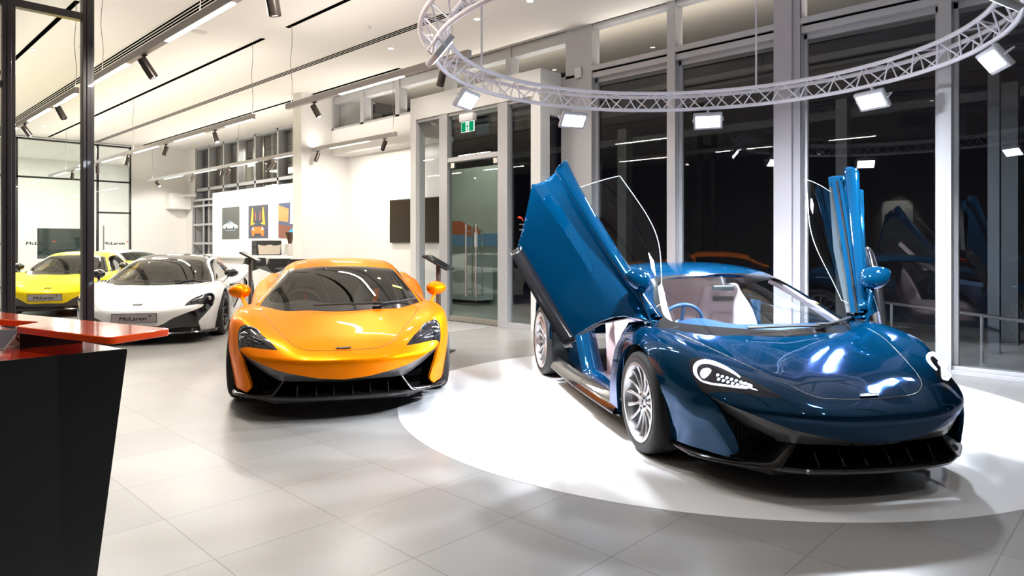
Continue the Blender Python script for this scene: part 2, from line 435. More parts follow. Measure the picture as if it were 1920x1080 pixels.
def shell(kind):
    """all skin panels of a body type, as arrays"""
    if kind in SHELLS: return SHELLS[kind]
    lines = [ST_FRONT_570[k]+ST_REAR[k] for k in 'ABCDEFGHI']
    if kind == '650':
        lines = [list(l) for l in lines]
    h = Half(lines, .034)
    S = h
    front = lambda c: c.x > .36
    if kind == '570':
        op = h.cut(SIGHT_A, OPEN_570, lambda c: c.x > .40 and c.y < .02); h.mark(op, 9)
        hd = h.cut(SIGHT_A, HOOD_570, lambda c: c.x > .04 and c.z > .4 and c.y < .02); h.mark(hd, 1, (0,))
        hl = h.cut(SIGHT_A, HL_570, lambda c: c.x > .30 and c.y < -.3); h.mark(hl, 2)
    else:
        op = h.cut(SIGHT_W, OPEN_650, lambda c: c.x > .40 and c.y < .02); h.mark(op, 8)
        hd = h.cut(SIGHT_W, HOOD_650, lambda c: c.x > .04 and c.z > .4 and c.y < .02); h.mark(hd, 1, (0,))
        hl = h.cut(SIGHT_W, HL_650, lambda c: c.x > .15 and c.y < -.2 and c.z < .78); h.mark(hl, 2)
    if kind == '570':
        lo = h.cut(SIDE, [(.37,-.1),(.37,.186),(.74,.200),(1.4,.200),(1.4,-.1)], lambda c: c.y < -.4 and c.x > .2); h.mark(lo, 9)
    a1 = h.cut(SIDE, arch(0, .325, .368), lambda c: c.y < -.55 and c.x > -.6 and c.z < .72); h.mark(a1, 9)
    a2 = h.cut(SIDE, arch(-2.67, .354, .405), lambda c: c.y < -.55 and c.x < -2 and c.z < .80); h.mark(a2, 9)
    cb = h.cut(TOP, CABIN, lambda c: c.z > .6 and c.x < .2); h.mark(cb, 9)
    dr = h.cut(SIDE, DOOR, lambda c: c.y < -.772 and -1.9 < c.x < -.1 and c.z > .158); h.mark(dr, 3, (0,))
    up = h.cut(SIDE, [(-.50,.612),(-.8,.618),(-1.2,.63),(-1.80,.645),(-1.80,1.0),(-.50,1.0)], lambda c: c.y < -.772 and -1.85 < c.x < -.4)
    fk = h.cut(SIDE, [(-1.30,.10),(-1.38,.16),(-1.45,.28),(-1.56,.45),(-1.66,.60),(-1.72,.68),(-2.02,.64),(-2.22,.60),(-2.27,.50),(-2.27,.10)], lambda c: c.y < -.80 and -2.3 < c.x < -1.25)
    if kind == '570': h.mark(fk, 7, (0,))
    sc = h.cut(SIDE, [(-1.69,.58),(-1.72,.73),(-1.80,.76),(-2.02,.68),(-2.02,.56),(-1.86,.44),(-1.70,.48)], lambda c: c.y < -.8 and c.x < -1.6); h.mark(sc, 4, (0,))
    if kind == '650':
        s5 = h.cut(SIDE, smooth_poly([(-.56,.69),(-1.0,.70),(-1.58,.66),(-1.50,.50),(-1.2,.36),(-.9,.30),(-.66,.42)], 3), lambda c: c.y < -.8 and -1.7 < c.x < -.4); h.mark(s5, 5, (3,))
    near = lambda c: c.x > .38 or (c.z < .75 and (abs(c.x) < .5 or c.x < -2.2))
    P = {'half': h}
    P['body'] = both(*orient(*h.arrays(0, .022, near)))
    P['hood'] = both(*orient(*h.arrays(1, .006)))
    P['headlight'] = orient(*h.arrays(2, .012))
    P['door'] = orient(*h.arrays(3, .02)); P['door_open'] = orient(*h.arrays(3))
    P['intake'] = orient(*h.arrays(4)); P['flank'] = orient(*h.arrays(7)) if kind == '570' else None
    if kind == '650':
        P['scoop'] = orient(*h.arrays(5)); V, F, N = orient(*h.arrays(8))
        P['bumper'] = both([v - n*.012 for v, n in zip(V, N)], F, N)
    c = Half([CAB[k] for k in ('a','b','b2','c','c2','d','e')], .034)
    for f in c.bm.faces:
        t, v = f[c.cs], f[c.cv]
        if t <= 1 and v <= 2: k = 1             # windscreen
        elif v == 3: k = 3                      # roof rail and pillar
        elif v >= 4: k = 4 if t <= 3 else 3
        elif t in (2, 3): k = 2                 # roof panel
        else: k = 5 if v <= 1 else 3            # rear glass / buttress
        f[c.lay] = k
    gl = c.cut(SIGHT_B, FRIT, lambda q: q.y < .02 and q.x > -.9)
    for f in gl:
        if f[c.lay] == 1: f[c.lay] = 6
    sg = c.cut(SIDE, [(-.37,.6),(-.37,1.3),(-1.36,1.3),(-1.60,.6)], lambda q: q.y < -.5)
    inside = set(sg)
    for f in c.bm.faces:
        if f[c.lay] == 4 and f not in inside: f[c.lay] = 7 if f.calc_center_median().x < -.8 else 8
    P['cab'] = c
    P['windscreen'] = both(*orient(*c.arrays(6))); P['frit'] = both(*orient(*c.arrays(1)))
    P['roof_rail'] = both(*orient(*c.arrays(3, .03))); P['roof'] = both(*orient(*c.arrays(2, .03)))
    P['side_window'] = orient(*c.arrays(4)); P['quarter'] = orient(*c.arrays(7)); P['quarter_light'] = orient(*c.arrays(8)); P['rear_window'] = both(*orient(*c.arrays(5)))
    SHELLS[kind] = P
    return P
def drape(half, sight, pts, off=.004):
    out = []
    for a in pts:
        hit = half.bvh.ray_cast(sight.E, sight.dirv(a).normalized())
        if hit[0] is None: continue
        out.append(hit[0] + half.normal_at(hit[0])*off)
    return out
def yflip(pts): return [Vector((p[0], -p[1], p[2])) for p in pts]
BLACK = principled('gloss_black', (.008,.008,.009), .12, 0, .6)
SATIN = principled('satin_black', (.012,.012,.013), .45)
RUBBER = principled('tyre_rubber', (.014,.014,.015), .65)
LENSBLK = principled('headlight_black', (.012,.012,.016), .06, .3, 1.0)
CHROME = principled('chrome', (.75,.76,.78), .12, 1.0)
GREYTRIM = principled('grey_trim', (.10,.10,.105), .3, .2, .5)
LED = emitter('led_white', (.85,.93,1.0), 9.0)
LEDDIM = principled('lamp_reflector', (.16,.165,.18), .12, .9)
def wheel(parent, x, y, r, w, side, style):
    """side +1 left, -1 right"""
    rimr = r - .085
    mb = MB(); o = 1
    # barrel, lip
    mb.lathe([(rimr+.012, w/2-.004),(rimr+.014, w/2+.002),(rimr-.004, w/2+.002),(rimr-.016, w/2-.012),(rimr-.022, w/2-.05),(rimr-.03,-w/2+.02)], 'y', 48)
    ns = style.get('spokes', 15)
    hubh = w/2-.035
    for k in range(ns):
        a = 2*PI*(k+.5)/ns
        ca, sa = math.cos(a), math.sin(a)
        def P(rad, t, h): return (rad*ca - t*sa, h, rad*sa + t*ca)
        w0, w1 = (.013, .0125) if ns > 12 else (.026, .018)
        secs = []
        for rad, tw, h in ((.045, w0, hubh+.0), (rimr*.45, w0*.8, hubh-.006), (rimr*.75, w1*.8, hubh+.004), (rimr-.012, w1*1.15, w/2-.012)):
            secs.append([P(rad, -tw, h-.006), P(rad, -tw*.35, h), P(rad, tw*.35, h), P(rad, tw, h-.006), P(rad, tw, h-.028), P(rad, -tw, h-.028)])
        V = [[mb.bm.verts.new(p) for p in s_] for s_ in secs]
        for i in range(3):
            for q in range(6): mb._f([V[i][q], V[i][(q+1)%6], V[i+1][(q+1)%6], V[i+1][q]])
    mb.lathe([(.001, hubh+.006),(.03, hubh+.006),(.062, hubh+.001),(.070, hubh-.012),(.070, hubh-.04)], 'y', 32)
    rim = mb.build('wheel', style['rim'], parent, True, 35)
    t = MB(); h2 = w/2
    t.lathe([(rimr+.004, -h2+.01),(rimr+.03, -h2-.002),(r-.03, -h2-.004),(r-.008, -h2+.012),(r, -h2+.04),(r, h2-.04),(r-.008, h2-.012),(r-.03, h2+.004),(rimr+.03, h2+.002),(rimr+.004, h2-.008)], 'y', 56)
    for k in range(4):   # tread grooves as shallow rings
        yy = -h2+.05 + k*(w-.10)/3
        t.lathe([(r+.0004, yy-.004),(r+.0004, yy+.004)], 'y', 56)
    t.build('tyre', RUBBER, rim, True, 50)
    d = MB(); d.lathe([(.06, .015),(.175, .015),(.175, -.015),(.06, -.015)], 'y', 40); d.build('brake_disc', principled('brake_disc', (.30,.30,.31), .35, .9), rim, True, 30)
    c = MB()
    prof = [(.105 + .085*j, PI*.72 + .75*k/6) for k in range(7) for j in (0, 1)]
    for k in range(6):
        a0, a1 = PI*.72+.75*k/6, PI*.72+.75*(k+1)/6
        q = [(rr*math.cos(a), rr*math.sin(a)) for rr, a in ((.105,a0),(.192,a0),(.192,a1),(.105,a1))]
        c.prism(q, -.04, .042, 'y')
    c.build('brake_caliper', style.get('caliper', SATIN), rim, False)
    hc = MB(); hc.lathe([(.0005, hubh+.012),(.022, hubh+.012),(.026, hubh+.006)], 'y', 24)
    for k in range(5):
        a = 2*PI*k/5; hc.lathe([(.0005, hubh+.012),(.009, hubh+.010),(.010, hubh+.0)], 'y', 10, (.045*math.cos(a), 0, .045*math.sin(a)))
    hc.build('hub_cap', style.get('hub', SATIN), rim, True, 30)
    rim.location = (x, y, r)
    rim.rotation_euler = (0, random.uniform(0, .3), 0 if side > 0 else PI)
    return rim
def seat(parent, x, y, m, m2, name='seat'):
    """bucket seat facing +x: seat shell with bolsters; cushion and backrest inlays"""
    mb = MB()
    prof = [(.30,.33),(.22,.36),(.05,.335),(-.12,.31),(-.20,.34),(-.245,.46),(-.285,.60),(-.32,.73),(-.345,.84),(-.36,.93),(-.375,.985),(-.405,.995),(-.42,.96)]
    wid = [.235,.25,.255,.25,.25,.255,.26,.25,.215,.17,.155,.13,.12]
    bol = [.05,.075,.085,.09,.10,.11,.12,.10,.07,.035,.02,.0,.0]
    G = []
    for (sx, sz), w, b in zip(prof, wid, bol):
        row = []
        for k in range(13):
            u = -1+2*k/12; e = max(0, abs(u)-.55)/.45; e = e*e*(3-2*e)
            row.append((x+sx+b*e*(.75 if sz > .4 else .1), y+u*w, sz + (b*e*.8 if sz < .4 else 0)))
        G.append(row)
    G = natspline(np.arange(len(G)), np.array(G), np.linspace(0, len(G)-1, 40))
    mb.grid(G)
    o = mb.build(name, m, parent, True, 80)
    so = o.modifiers.new('thick', 'SOLIDIFY'); so.thickness = .05; so.offset = -1
    ins = MB(); ins.grid([[ (x+sx+.012, y+u*w*.5, sz+.006) for u in (-1,-.5,0,.5,1)] for (sx, sz), w in list(zip(prof, wid))[5:8]])
    ins.build('backrest_inlay', m2, o, True, 80)
    ins = MB(); ins.grid([[ (x-.338+.016, y+u*.10, zz) for u in (-1,0,1)] for zz in (.845,.885)])
    ins.build('harness_slot', SATIN, o, False)
    return o
def belt(parent, x, y, s, m):
    mb = MB(); mb.grid([[(x+dx, y+s*(dy+w_), z) for w_ in (0,.055)] for dx, dy, z in ((-.40,.0,.90),(-.33,.0,.86),(-.25,-.03,.72),(-.18,-.08,.50))])
    return mb.build('seat_belt', m, parent, True, 60)
def mirror_pod(parent, side, m, sink=True):
    """door mirror: teardrop housing on a slim arm"""
    mb = MB(); n = 18
    prof = [(0,.012,.01),(.012,.048,.034),(.035,.078,.054),(.07,.096,.066),(.11,.102,.07),(.135,.098,.068),(.142,.090,.062)]
    rings = []
    for dx, ry, rz in prof:
        rings.append([mb.bm.verts.new((-.425-dx, side*(.925+.02*dx/.14)+ry*math.cos(2*PI*k/n)*(1.0), .895 + rz*math.sin(2*PI*k/n)*(1 - .12*math.cos(2*PI*k/n)*side))) for k in range(n)])
    for i in range(len(rings)-1):
        for k in range(n): mb._f([rings[i][k], rings[i][(k+1)%n], rings[i+1][(k+1)%n], rings[i+1][k]])
    mb._f(rings[0]); mb._f(list(reversed(rings[-1])))
    o = mb.build('door_mirror', m, parent, True, 50)
    a = MB()
    secs = []
    for t, (cx, cy, cz, lx, lz) in enumerate(((-.30,.845,.765,.075,.02),(-.36,.875,.80,.055,.018),(-.44,.905,.838,.04,.016),(-.47,.915,.862,.04,.016))):
        secs.append([a.bm.verts.new((cx+lx*math.cos(2*PI*k/10), side*(cy+lz*math.sin(2*PI*k/10)), cz)) for k in range(10)])
    for i in range(3):
        for k in range(10): a._f([secs[i][k], secs[i][(k+1)%10], secs[i+1][(k+1)%10], secs[i+1][k]])
    a._f(list(reversed(secs[0]))); a._f(secs[-1])
    a.build('mirror_arm', m if not sink else BLACK if m is BLACK else m, o, True, 60)
    g = MB(); g.lathe([(.0005, 0),(.075, 0)], 'x', 18, (0,0,0)); 
    for v in g.bm.verts: v.co = Vector((-.569, side*.942+v.co.y*1.1, .895+v.co.z*.78))
    g.build('mirror_glass', CHROME, o, True)
    return o
def badge(parent, x, z, nrm_tilt, m_edge=CHROME):
    M = Matrix.Translation((x, 0, z)) @ Matrix.Rotation(nrm_tilt, 4, 'Y') @ Matrix.Rotation(PI/2, 4, 'Z')
    b = MB(); pts = [(-.058,-.0085),(.050,-.0085),(.062,.0085),(-.046,.0085)]
    b.prism(pts, -.003, .003, 'z'); b.bm.transform(M)
    o = b.build('badge', BLACK, parent)
    b = MB(); loop = [(x_, y_, .003) for x_, y_ in pts]; b.tube(loop+[loop[0]], .0018, 6, False); b.bm.transform(M); b.build('badge_rim', m_edge, o)
    text_mesh('badge_lettering', 'McLaren', .0165, m_edge, o, .0006, M @ Matrix.Translation((0,-.001,.0032)), 1.25, bold=.0004)
    return o
def number_plate(parent, x, z, w=.52, h=.115, tilt=.12):
    M = Matrix.Translation((x, 0, z)) @ Matrix.Rotation(-tilt, 4, 'Y') @ Matrix(((0,0,1,0),(1,0,0,0),(0,1,0,0),(0,0,0,1)))
    b = MB(); b.bbox((-w/2,-h/2,-.004),(w/2,h/2,.004), .003, 1); b.bm.transform(M)
    o = b.build('number_plate', principled('plate_grey', srgb(150,140,140), .35), parent)
    b = MB(); t = .006
    for lo, hi in (((-w/2,-h/2),(w/2,-h/2+t)),((-w/2,h/2-t),(w/2,h/2)),((-w/2,-h/2),(-w/2+t,h/2)),((w/2-t,-h/2),(w/2,h/2))):
        b.box((lo[0],lo[1],.003),(hi[0],hi[1],.0065))
    b.bm.transform(M); b.build('plate_border', SATIN, o)
    text_mesh('plate_lettering', 'McLaren', .072, SATIN, o, .0008, M @ Matrix.Translation((-.02,-.008,.0048)), 1.3, shear=.12, bold=.0022)
    b = MB(); sw = [(.15,.022),(.165,.031),(.185,.036),(.205,.034),(.196,.018),(.182,.006),(.186,.018),(.180,.026),(.168,.028)]
    b.prism(sw, .0045, .0055, 'z'); b.bm.transform(M); b.build('plate_swoosh', SATIN, o)
    return o
def make_car(name, kind, st, lat, dep, a, label, open_doors=False):
    """car facing the hall; lat/dep = front axle centre against the line of sight, a = heading"""
    hv = -math.cos(a)*FWD + math.sin(a)*RGT
    p = floor_pt(lat, dep)
    root = empty(name, (p[0], p[1], st.get('z', 0.0)), math.atan2(hv[1], hv[0]))
    tag(root, label, 'car', 'sports cars on display')
    S = shell(kind); h = S['half']; pt = st['paint']
    def add(n, key, m, par=root):
        V, F, N = S[key]; return link(n, mesh_from(n, V, F, N), m, par)
    body = add('body', 'body', pt); hood = add('hood', 'hood', pt, root)
    roof = add('roof', 'roof', st.get('roof', pt)); add('roof_rail', 'roof_rail', st.get('rail', pt), roof)
    ws = add('windscreen', 'windscreen', st['glass']); add('windscreen_border', 'frit', st.get('frit', BLACK), ws)
    add('rear_window', 'rear_window', st['dark_glass']); 
    for s in (-1, 1):
        V, F, N = S['quarter'] if s < 0 else flip(*S['quarter']); link('quarter_window', mesh_from('quarter_window', V, F, N), st['dark_glass'], root)
        V, F, N = S['quarter_light'] if s < 0 else flip(*S['quarter_light']); link('quarter_light', mesh_from('quarter_light', V, F, N), st['dark_glass'], root)
    for s in (-1, 1):
        V, F, N = S['intake'] if s < 0 else flip(*S['intake'])
        if kind == '570':
            Vk, Fk, Nk = S['flank'] if s < 0 else flip(*S['flank'])
            if open_doors: Vk = [Vector((v.x, v.y - s*.17*min(1, max(0, (.72-v.z)/.06)), v.z)) for v in Vk]
            link('rear_flank', mesh_from('rear_flank', Vk, Fk, Nk), pt, body)
        link('side_intake', mesh_from('side_intake', [v - n*.02 for v, n in zip(V, N)], F, N), SATIN, body)
    if kind == '650':
        add('front_bumper', 'bumper', st.get('bumper', BLACK))
    # ---------------- headlights
    for s in (-1, 1):
        fl = (lambda q: q) if s < 0 else yflip
        V, F, N = S['headlight'] if s < 0 else flip(*S['headlight'])
        hl = link('headlight', mesh_from('headlight', V, F, N), LENSBLK, root)
        if kind == '570':
            drl = [(612,288),(560,250),(480,206),(400,176),(335,166),(290,178),(266,208),(264,246),(284,286),(318,318)]
            dv = fl(drape(h, SIGHT_B, traced(smooth_poly(drl, 4, False), *B5), .003))
            m = MB(); n = len(dv); m.tube(dv, .012, 8, rads=[.003+.0085*min(1, 3.2*i/n)*min(1, 2.6*(n-i)/n) for i in range(n)])
            m.build('daytime_running_light', LED if st.get('lit') else LEDDIM, hl, True, 60)
            low = [(330,322),(400,340),(480,350),(560,360),(640,368),(700,362),(690,348),(620,330)]
            dv = fl(drape(h, SIGHT_B, traced(smooth_poly(low, 4, False), *B5), .003))
            m = MB(); m.tube(dv, .0045, 6); m.build('lamp_surround', LED if st.get('lit') else LEDDIM, hl, True, 60)
            c = fl(drape(h, SIGHT_B, traced([(352,258)], *B5), .001))[0]; nn = h.normal_at((c.x, -abs(c.y), c.z))
            m = MB(); m.ellipsoid(c, (.012,.036,.030)); m.build('projector_lamp', emitter('projector_glow', (.9,.96,1), 40) if st.get('lit') else CHROME, hl, True)
            for i in range(7):
                for j in range(2):
                    q = fl(drape(h, SIGHT_B, traced([(440+i*36+j*8, 272+i*11+j*32)], *B5), .001))
                    if q:
                        m = MB(); m.ellipsoid(q[0], (.006,.011,.010), 10, 6)
                        m.build('led_cell', LEDDIM if not st.get('lit') else emitter('led_cell', (.7,.85,1), 1.6), hl, True)
        else:
            q = fl(drape(h, SIGHT_W, traced([(1075,560),(1120,540),(1170,522),(1220,512)], *W8), .002))
            m = MB(); m.tube(q, .012, 8); m.build('lamp_strip', LEDDIM, hl, True, 60)
            q = fl(drape(h, SIGHT_W, traced([(1250,520)], *W8), .001)); m = MB(); m.ellipsoid(q[0], (.012,.03,.03)); m.build('projector_lamp', CHROME, hl, True)
    # ---------------- shut lines
    m = MB()
    tr = HOOD_570[:-3] if kind == '570' else HOOD_650[:-3]
    for s in (-1, 1):
        d = drape(h, SIGHT_A if kind == '570' else SIGHT_W, tr, -.001)
        d = [q for q in d if q.y < .01]
        m.tube(d if s < 0 else yflip(d), .0032 if kind == '570' else .002, 6)
    m.build('shut_line', SATIN, hood, True, 60)
    hb_ = h.bvh.ray_cast(Vector((.95, 0, 1.5)), Vector((0, 0, -1)))[0]; nb_ = h.normal_at(hb_)
    badge(hood, hb_.x + nb_.x*.004, hb_.z + nb_.z*.004, math.atan2(nb_.x, nb_.z))
    # ---------------- front intakes and splitter
    if kind == '570':
        WI = drape(h, SIGHT_A, traced(smooth_poly(WING[1:], 3, False), *O3), -.004); WI = [q for q in WI if q.y < .005]
        nb = len(WI)
        for key, side in (('lower_valance', 0),):
            g0 = [Vector(q) for q in WI]; g1, g2, g3 = [], [], []
            for i, q in enumerate(g0):
                t = i/(nb-1); k = math.sin(PI*min(1, t*1.25))**.8 if t < .8 else .55
                dz = .018 + .062*max(0, 1-abs((abs(q.y)-.48)/.34))
                g1.append(q+Vector((-.035, 0, -dz))); g2.append(q+Vector((-.16, 0, -dz-.03)))
            m = MB(); full = lambda g: g + [Vector((v.x, -v.y, v.z)) for v in reversed(g[:-1])]
            m.grid([[tuple(v) for v in full(g)] for g in (g0, g1, g2)])
            m.build('lower_valance', GREYTRIM, root, True, 50)
        # dark ducts behind: centre duct and two side radiators with vertical ribs
        m = MB()
        G = []
        for y in np.linspace(-.62, .62, 25):
            e = (abs(y)/.62)**2
            G.append([(1.0-.16*e, y, .285+.05*e), (.88-.16*e, y, .25), (.86-.16*e, y, .20), (1.02-.16*e, y, .178)])
        m.grid(G); ct = m.build('centre_duct', BLACK, root, True, 40)
        for yv in (-.34,-.2,-.07,.07,.2,.34):
            m = MB(); m.prism([(.90,.195),(1.03-.1*yv*yv,.195),(.97,.265),(.90,.265)], yv-.004, yv+.004, 'y'); m.build('duct_vane', BLACK, ct)
        for s in (-1, 1):
            m = MB(); G = []
            for i in range(46):
                y = .30 + .50*i/45; rib = .006*(1 if i % 2 else -1)
                G.append([(.62-.30*(y-.3)+rib, s*y, z) for z in (.14, .28, .42, .54)])
            m.grid(G); m.build('side_radiator', SATIN, root, False)
            m = MB(); m.grid([[(.80,s*.30,z),(.45,s*.30,z)] for z in (.15,.42)]); m.build('duct_wall', SATIN, root)
            m = MB(); m.grid([[(.40,s*.80,z),(.62,s*.73,z)] for z in (.16,.44)]); m.build('duct_wall', SATIN, root)
            # splitter tray rising into the inner fin
            fr = [(.36,.872,.168),(.47,.862,.166),(.60,.842,.165),(.71,.79,.167),(.80,.715,.171),(.885,.625,.176),(.955,.545,.184),(.968,.505,.215),(.962,.455,.285),(.952,.412,.348)]
            bk = [(.38,.70,.17),(.44,.69,.168),(.50,.68,.158),(.55,.65,.168),(.60,.61,.180),(.66,.56,.20),(.70,.51,.225),(.73,.47,.262),(.76,.43,.31),(.79,.395,.365)]
            n2 = 28
            A = natspline(np.arange(10), np.array(fr), np.linspace(0, 9, n2)); B = natspline(np.arange(10), np.array(bk), np.linspace(0, 9, n2))
            m = MB(); m.grid([[tuple((A[i]*(1-t)+B[i]*t)*np.array([1, s, 1])) for t in (0,.33,.66,1)] for i in range(n2)])
            sp = m.build('splitter_fin', BLACK, root, True, 60)
            so = sp.modifiers.new('thick', 'SOLIDIFY'); so.thickness = .016; so.offset = 0
            m = MB(); m.tube([tuple(A[i]*np.array([1, s, 1])) for i in range(n2)], .008, 6); m.build('fin_edge', BLACK, sp, True, 60)
        m = MB(); G = []
        for y in np.linspace(-.55, .55, 31):
            xf = 1.088 - .30*y*y - .35*max(0, abs(y)-.42); G.append([(xf-.006, y, .168),(xf, y, .182),(xf-.008, y, .192),(xf-.16, y, .196),(.80, y, .20)])
        m.grid(G); m.build('front_lip', BLACK, root, True, 40)
    else:
        m = MB(); G = []
        for y in np.linspace(-.93, .93, 45):
            e = abs(y); xf = 1.05 - .18*e*e - .5*max(0, e-.62)**1.2 - 1.2*max(0, e-.8); G.append([(xf-.02, y, .135),(xf, y, .15),(xf-.012, y, .165),(xf-.2, y, .17)])
        m.grid(G); lp = m.build('front_lip', BLACK, root, True, 40); so = lp.modifiers.new('thick', 'SOLIDIFY'); so.thickness = .012
        number_plate(root, 1.088, .375, .54, .125, -.06)
    # ---------------- underside, arches, sills
    m = MB(); m.prism([(.85,-.5),(.45,-.80),(.40,-.72),(-.40,-.72),(-.45,-.90),(-2.2,-.90),(-2.25,-.66),(-3.1,-.66),(-3.35,-.5),(-3.35,.5),(-3.1,.66),(-2.25,.66),(-2.2,.90),(-.45,.90),(-.40,.72),(.40,.72),(.45,.80),(.85,.5)], .11, .135, 'z')
    m.build('underbody', SATIN, root)
    for s in (-1, 1):
        for cx, cz, r, y0, y1 in ((0,.325,.372,.60,.93),(-2.67,.354,.41,.60,.95)):
            m = MB(); arc = [(cx-r*math.cos(PI*k/20), cz+r*math.sin(PI*k/20)) for k in range(21)]; arc = [(cx-r,.12)]+arc+[(cx+r,.12)]
            m.grid([[(x, s*y, z) for x, z in arc] for y in (y1-.02, y0)])
            m._f([m.bm.verts.new((x, s*y0, z)) for x, z in arc]); m.build('wheel_arch_liner', SATIN, root, True, 40)
        m = MB(); G = []
        for x in np.linspace(-.40, -2.24, 24):
            fl_ = .025*math.sin(PI*min(1, max(0, (-x-.40)/1.84)))
            G.append([(x, s*(.90), .25),(x, s*(.925+fl_), .215),(x, s*(.965+fl_), .165),(x, s*(.965+fl_), .148),(x, s*.88, .14)])
        if not open_doors or True:
            m.grid(G); m.build('side_skirt', BLACK, root, True, 45)
        V, F, N = S['half'].arrays(0)
    # ---------------- wheels
    for s in (-1, 1):
        wheel(root, 0, s*.825, .325, .225, s, st); wheel(root, -2.67, s*.825, .354, .285, s, st)
    # ---------------- wipers
    m = MB(); m.tube([(.13,.30,.805),(.17,.02,.812),(.155,-.25,.805)], .009, 6); m.tube([(.10,.32,.80),(-.02,.55,.815),(-.10,.68,.825)], .010, 6); m.box((.10,.27,.795),(.15,.35,.82))
    m.build('wiper', SATIN, ws, True, 50)
    # ---------------- cabin
    tr = st['trim']; tr2 = st['trim_dark']
    cab = MB(); cab.prism([(.05,-.62),(-.05,-.74),(-1.6,-.74),(-1.75,-.62),(-1.75,.62),(-1.6,.74),(-.05,.74),(.05,.62)], .17, .19, 'z')
    cab.grid([[(-1.62, y, .19),(-1.66, y, .60),(-1.74, y, 1.04)] for y in (-.60,-.3,0,.3,.60)])
    cab.bbox((-1.6,-.13,.19),(-.25,.13,.50), .04, 3)
    cab.build('cabin_floor', tr, root, True, 40)
    d = MB(); G = []
    for y in np.linspace(-.73, .73, 33):
        hump = .055*math.exp(-((y+.36)/.20)**2); e = max(0, abs(y)-.5)
        G.append([(.02-.45*e-.1*e, y, .752-.0),( -.16-.3*e, y, .762+hump*.3),(-.34-.15*e, y, .762+hump),(-.44-.1*e, y, .74+hump),(-.46, y, .66),(-.38, y, .50),(-.20, y, .40)])
    d.grid(G); ds = d.build('dashboard', st['dash'], root, True, 60)
    c = MB(); c.bbox((-.52,-.09,.50),(-.40,.09,.72), .02, 2); c.build('centre_screen', SATIN, ds)
    sw = empty('x'); bpy.data.objects.remove(sw)
    w = MB(); w.ring_tube((0,0,0), .172, .016, 40, 10); 
    for an in (0, PI, -PI/2):
        w.tube([(0,0,-.01),(.165*math.cos(an), .165*math.sin(an), 0)], .016, 8)
    w.lathe([(.0005,.012),(.05,.01),(.055,-.02)], 'z', 20)
    w.bm.transform(Matrix.Translation((-.60,-.37,.735)) @ Matrix.Rotation(math.radians(-68), 4, 'Y') @ Matrix.Rotation(PI/2, 4, 'Z'))
    w.build('steering_wheel', st['dash'], root, True, 50)
    for y in (-.37, .37):
        sx = seat(root, -1.02, y, tr, tr2)
        if st.get('belt'): belt(sx, -1.02, y, -1 if y < 0 else 1, st['belt'])
    m = MB(); m.bbox((-.66,-.09,.985),(-.63,.09,1.03), .012, 2); m.tube([(-.64,0,1.03),(-.68,0,1.09)], .01, 6); m.build('rear_view_mirror', SATIN, root)
    if st.get('sticker'):
        q = S['cab'].bvh.ray_cast(SIGHT_B.E, SIGHT_B.dirv(px(1000,100)).normalized())
        pts = [(-.31,.47,.888),(-.31,.56,.872),(-.345,.56,.892),(-.345,.47,.908)]
        cc = S['cab']; P4 = []
        for (x, y, z) in pts:
            hq = cc.bvh.find_nearest(Vector((x, -y, z))); P4.append(Vector((hq[0].x, -hq[0].y, hq[0].z)) + Vector((.003, 0, .006)))
        m = MB(); m.poly(P4); lb = m.build('windscreen_label', principled('label_yellow', srgb(235,225,40), .5), ws)
        for k in range(2):
            u0, u1 = .1+.45*k, .45+.45*k
            L = lambda u, v: P4[0].lerp(P4[1], u).lerp(P4[3].lerp(P4[2], u), v) + Vector((.001, 0, .002))
            m = MB(); m.poly([L(u0,.25), L(u1,.25), L(u1,.85), L(u0,.85)]); m.build('label_field', principled('label_field%d' % k, srgb(190,180,190) if k == 0 else srgb(150,205,215), .5), lb)
    # ---------------- pillar trims and headlining
    A_ = {k: np.array(CAB[k]) for k in CAB}; te = np.linspace(0, 2, 14)
    sp_ = lambda k: natspline(np.arange(7), A_[k], te)
    for s in (-1, 1):
        c_, b_ = sp_('c'), sp_('b2'); m = MB(); G = []
        for p, q in zip(c_, b_):
            e = p + (q-p)*.10 + np.array([-.012, 0, -.014]); f_ = p + (q-p)*.62 + np.array([-.02, 0, -.020]); g_ = p + (q-p)*.30 + np.array([-.075, 0, -.05])
            G.append([tuple(w_*np.array([1, s, 1])) for w_ in (e, g_, f_)])
        m.grid(G[1:]); m.build('pillar_trim', tr if st.get('light_roof') else tr2, root, True, 60)
    te = np.linspace(2.02, 4.2, 12); rows = [natspline(np.arange(7), A_[k], te) for k in ('c','b2','b','a')]
    m = MB(); m.grid([[tuple(r_[i]*np.array([1, s_, 1])+np.array([0,0,-.035])) for r_, s_ in ((rows[0],-1),(rows[1],-1),(rows[2],-1),(rows[3],1),(rows[2],1),(rows[1],1),(rows[0],1))] for i in range(12)])
    m.build('headlining', tr if st.get('light_roof') else tr2, root, True, 60)
    # ---------------- doors
    ax = Vector((.3854,.7603,-.5461)); TL = Matrix.Translation((-.3+.0685,.8+.0612,.6+.1304)) @ Matrix.Rotation(ax.length, 4, ax.normalized()) @ Matrix.Translation((.3,-.8,-.6))
    MY = Matrix.Diagonal((1,-1,1,1))
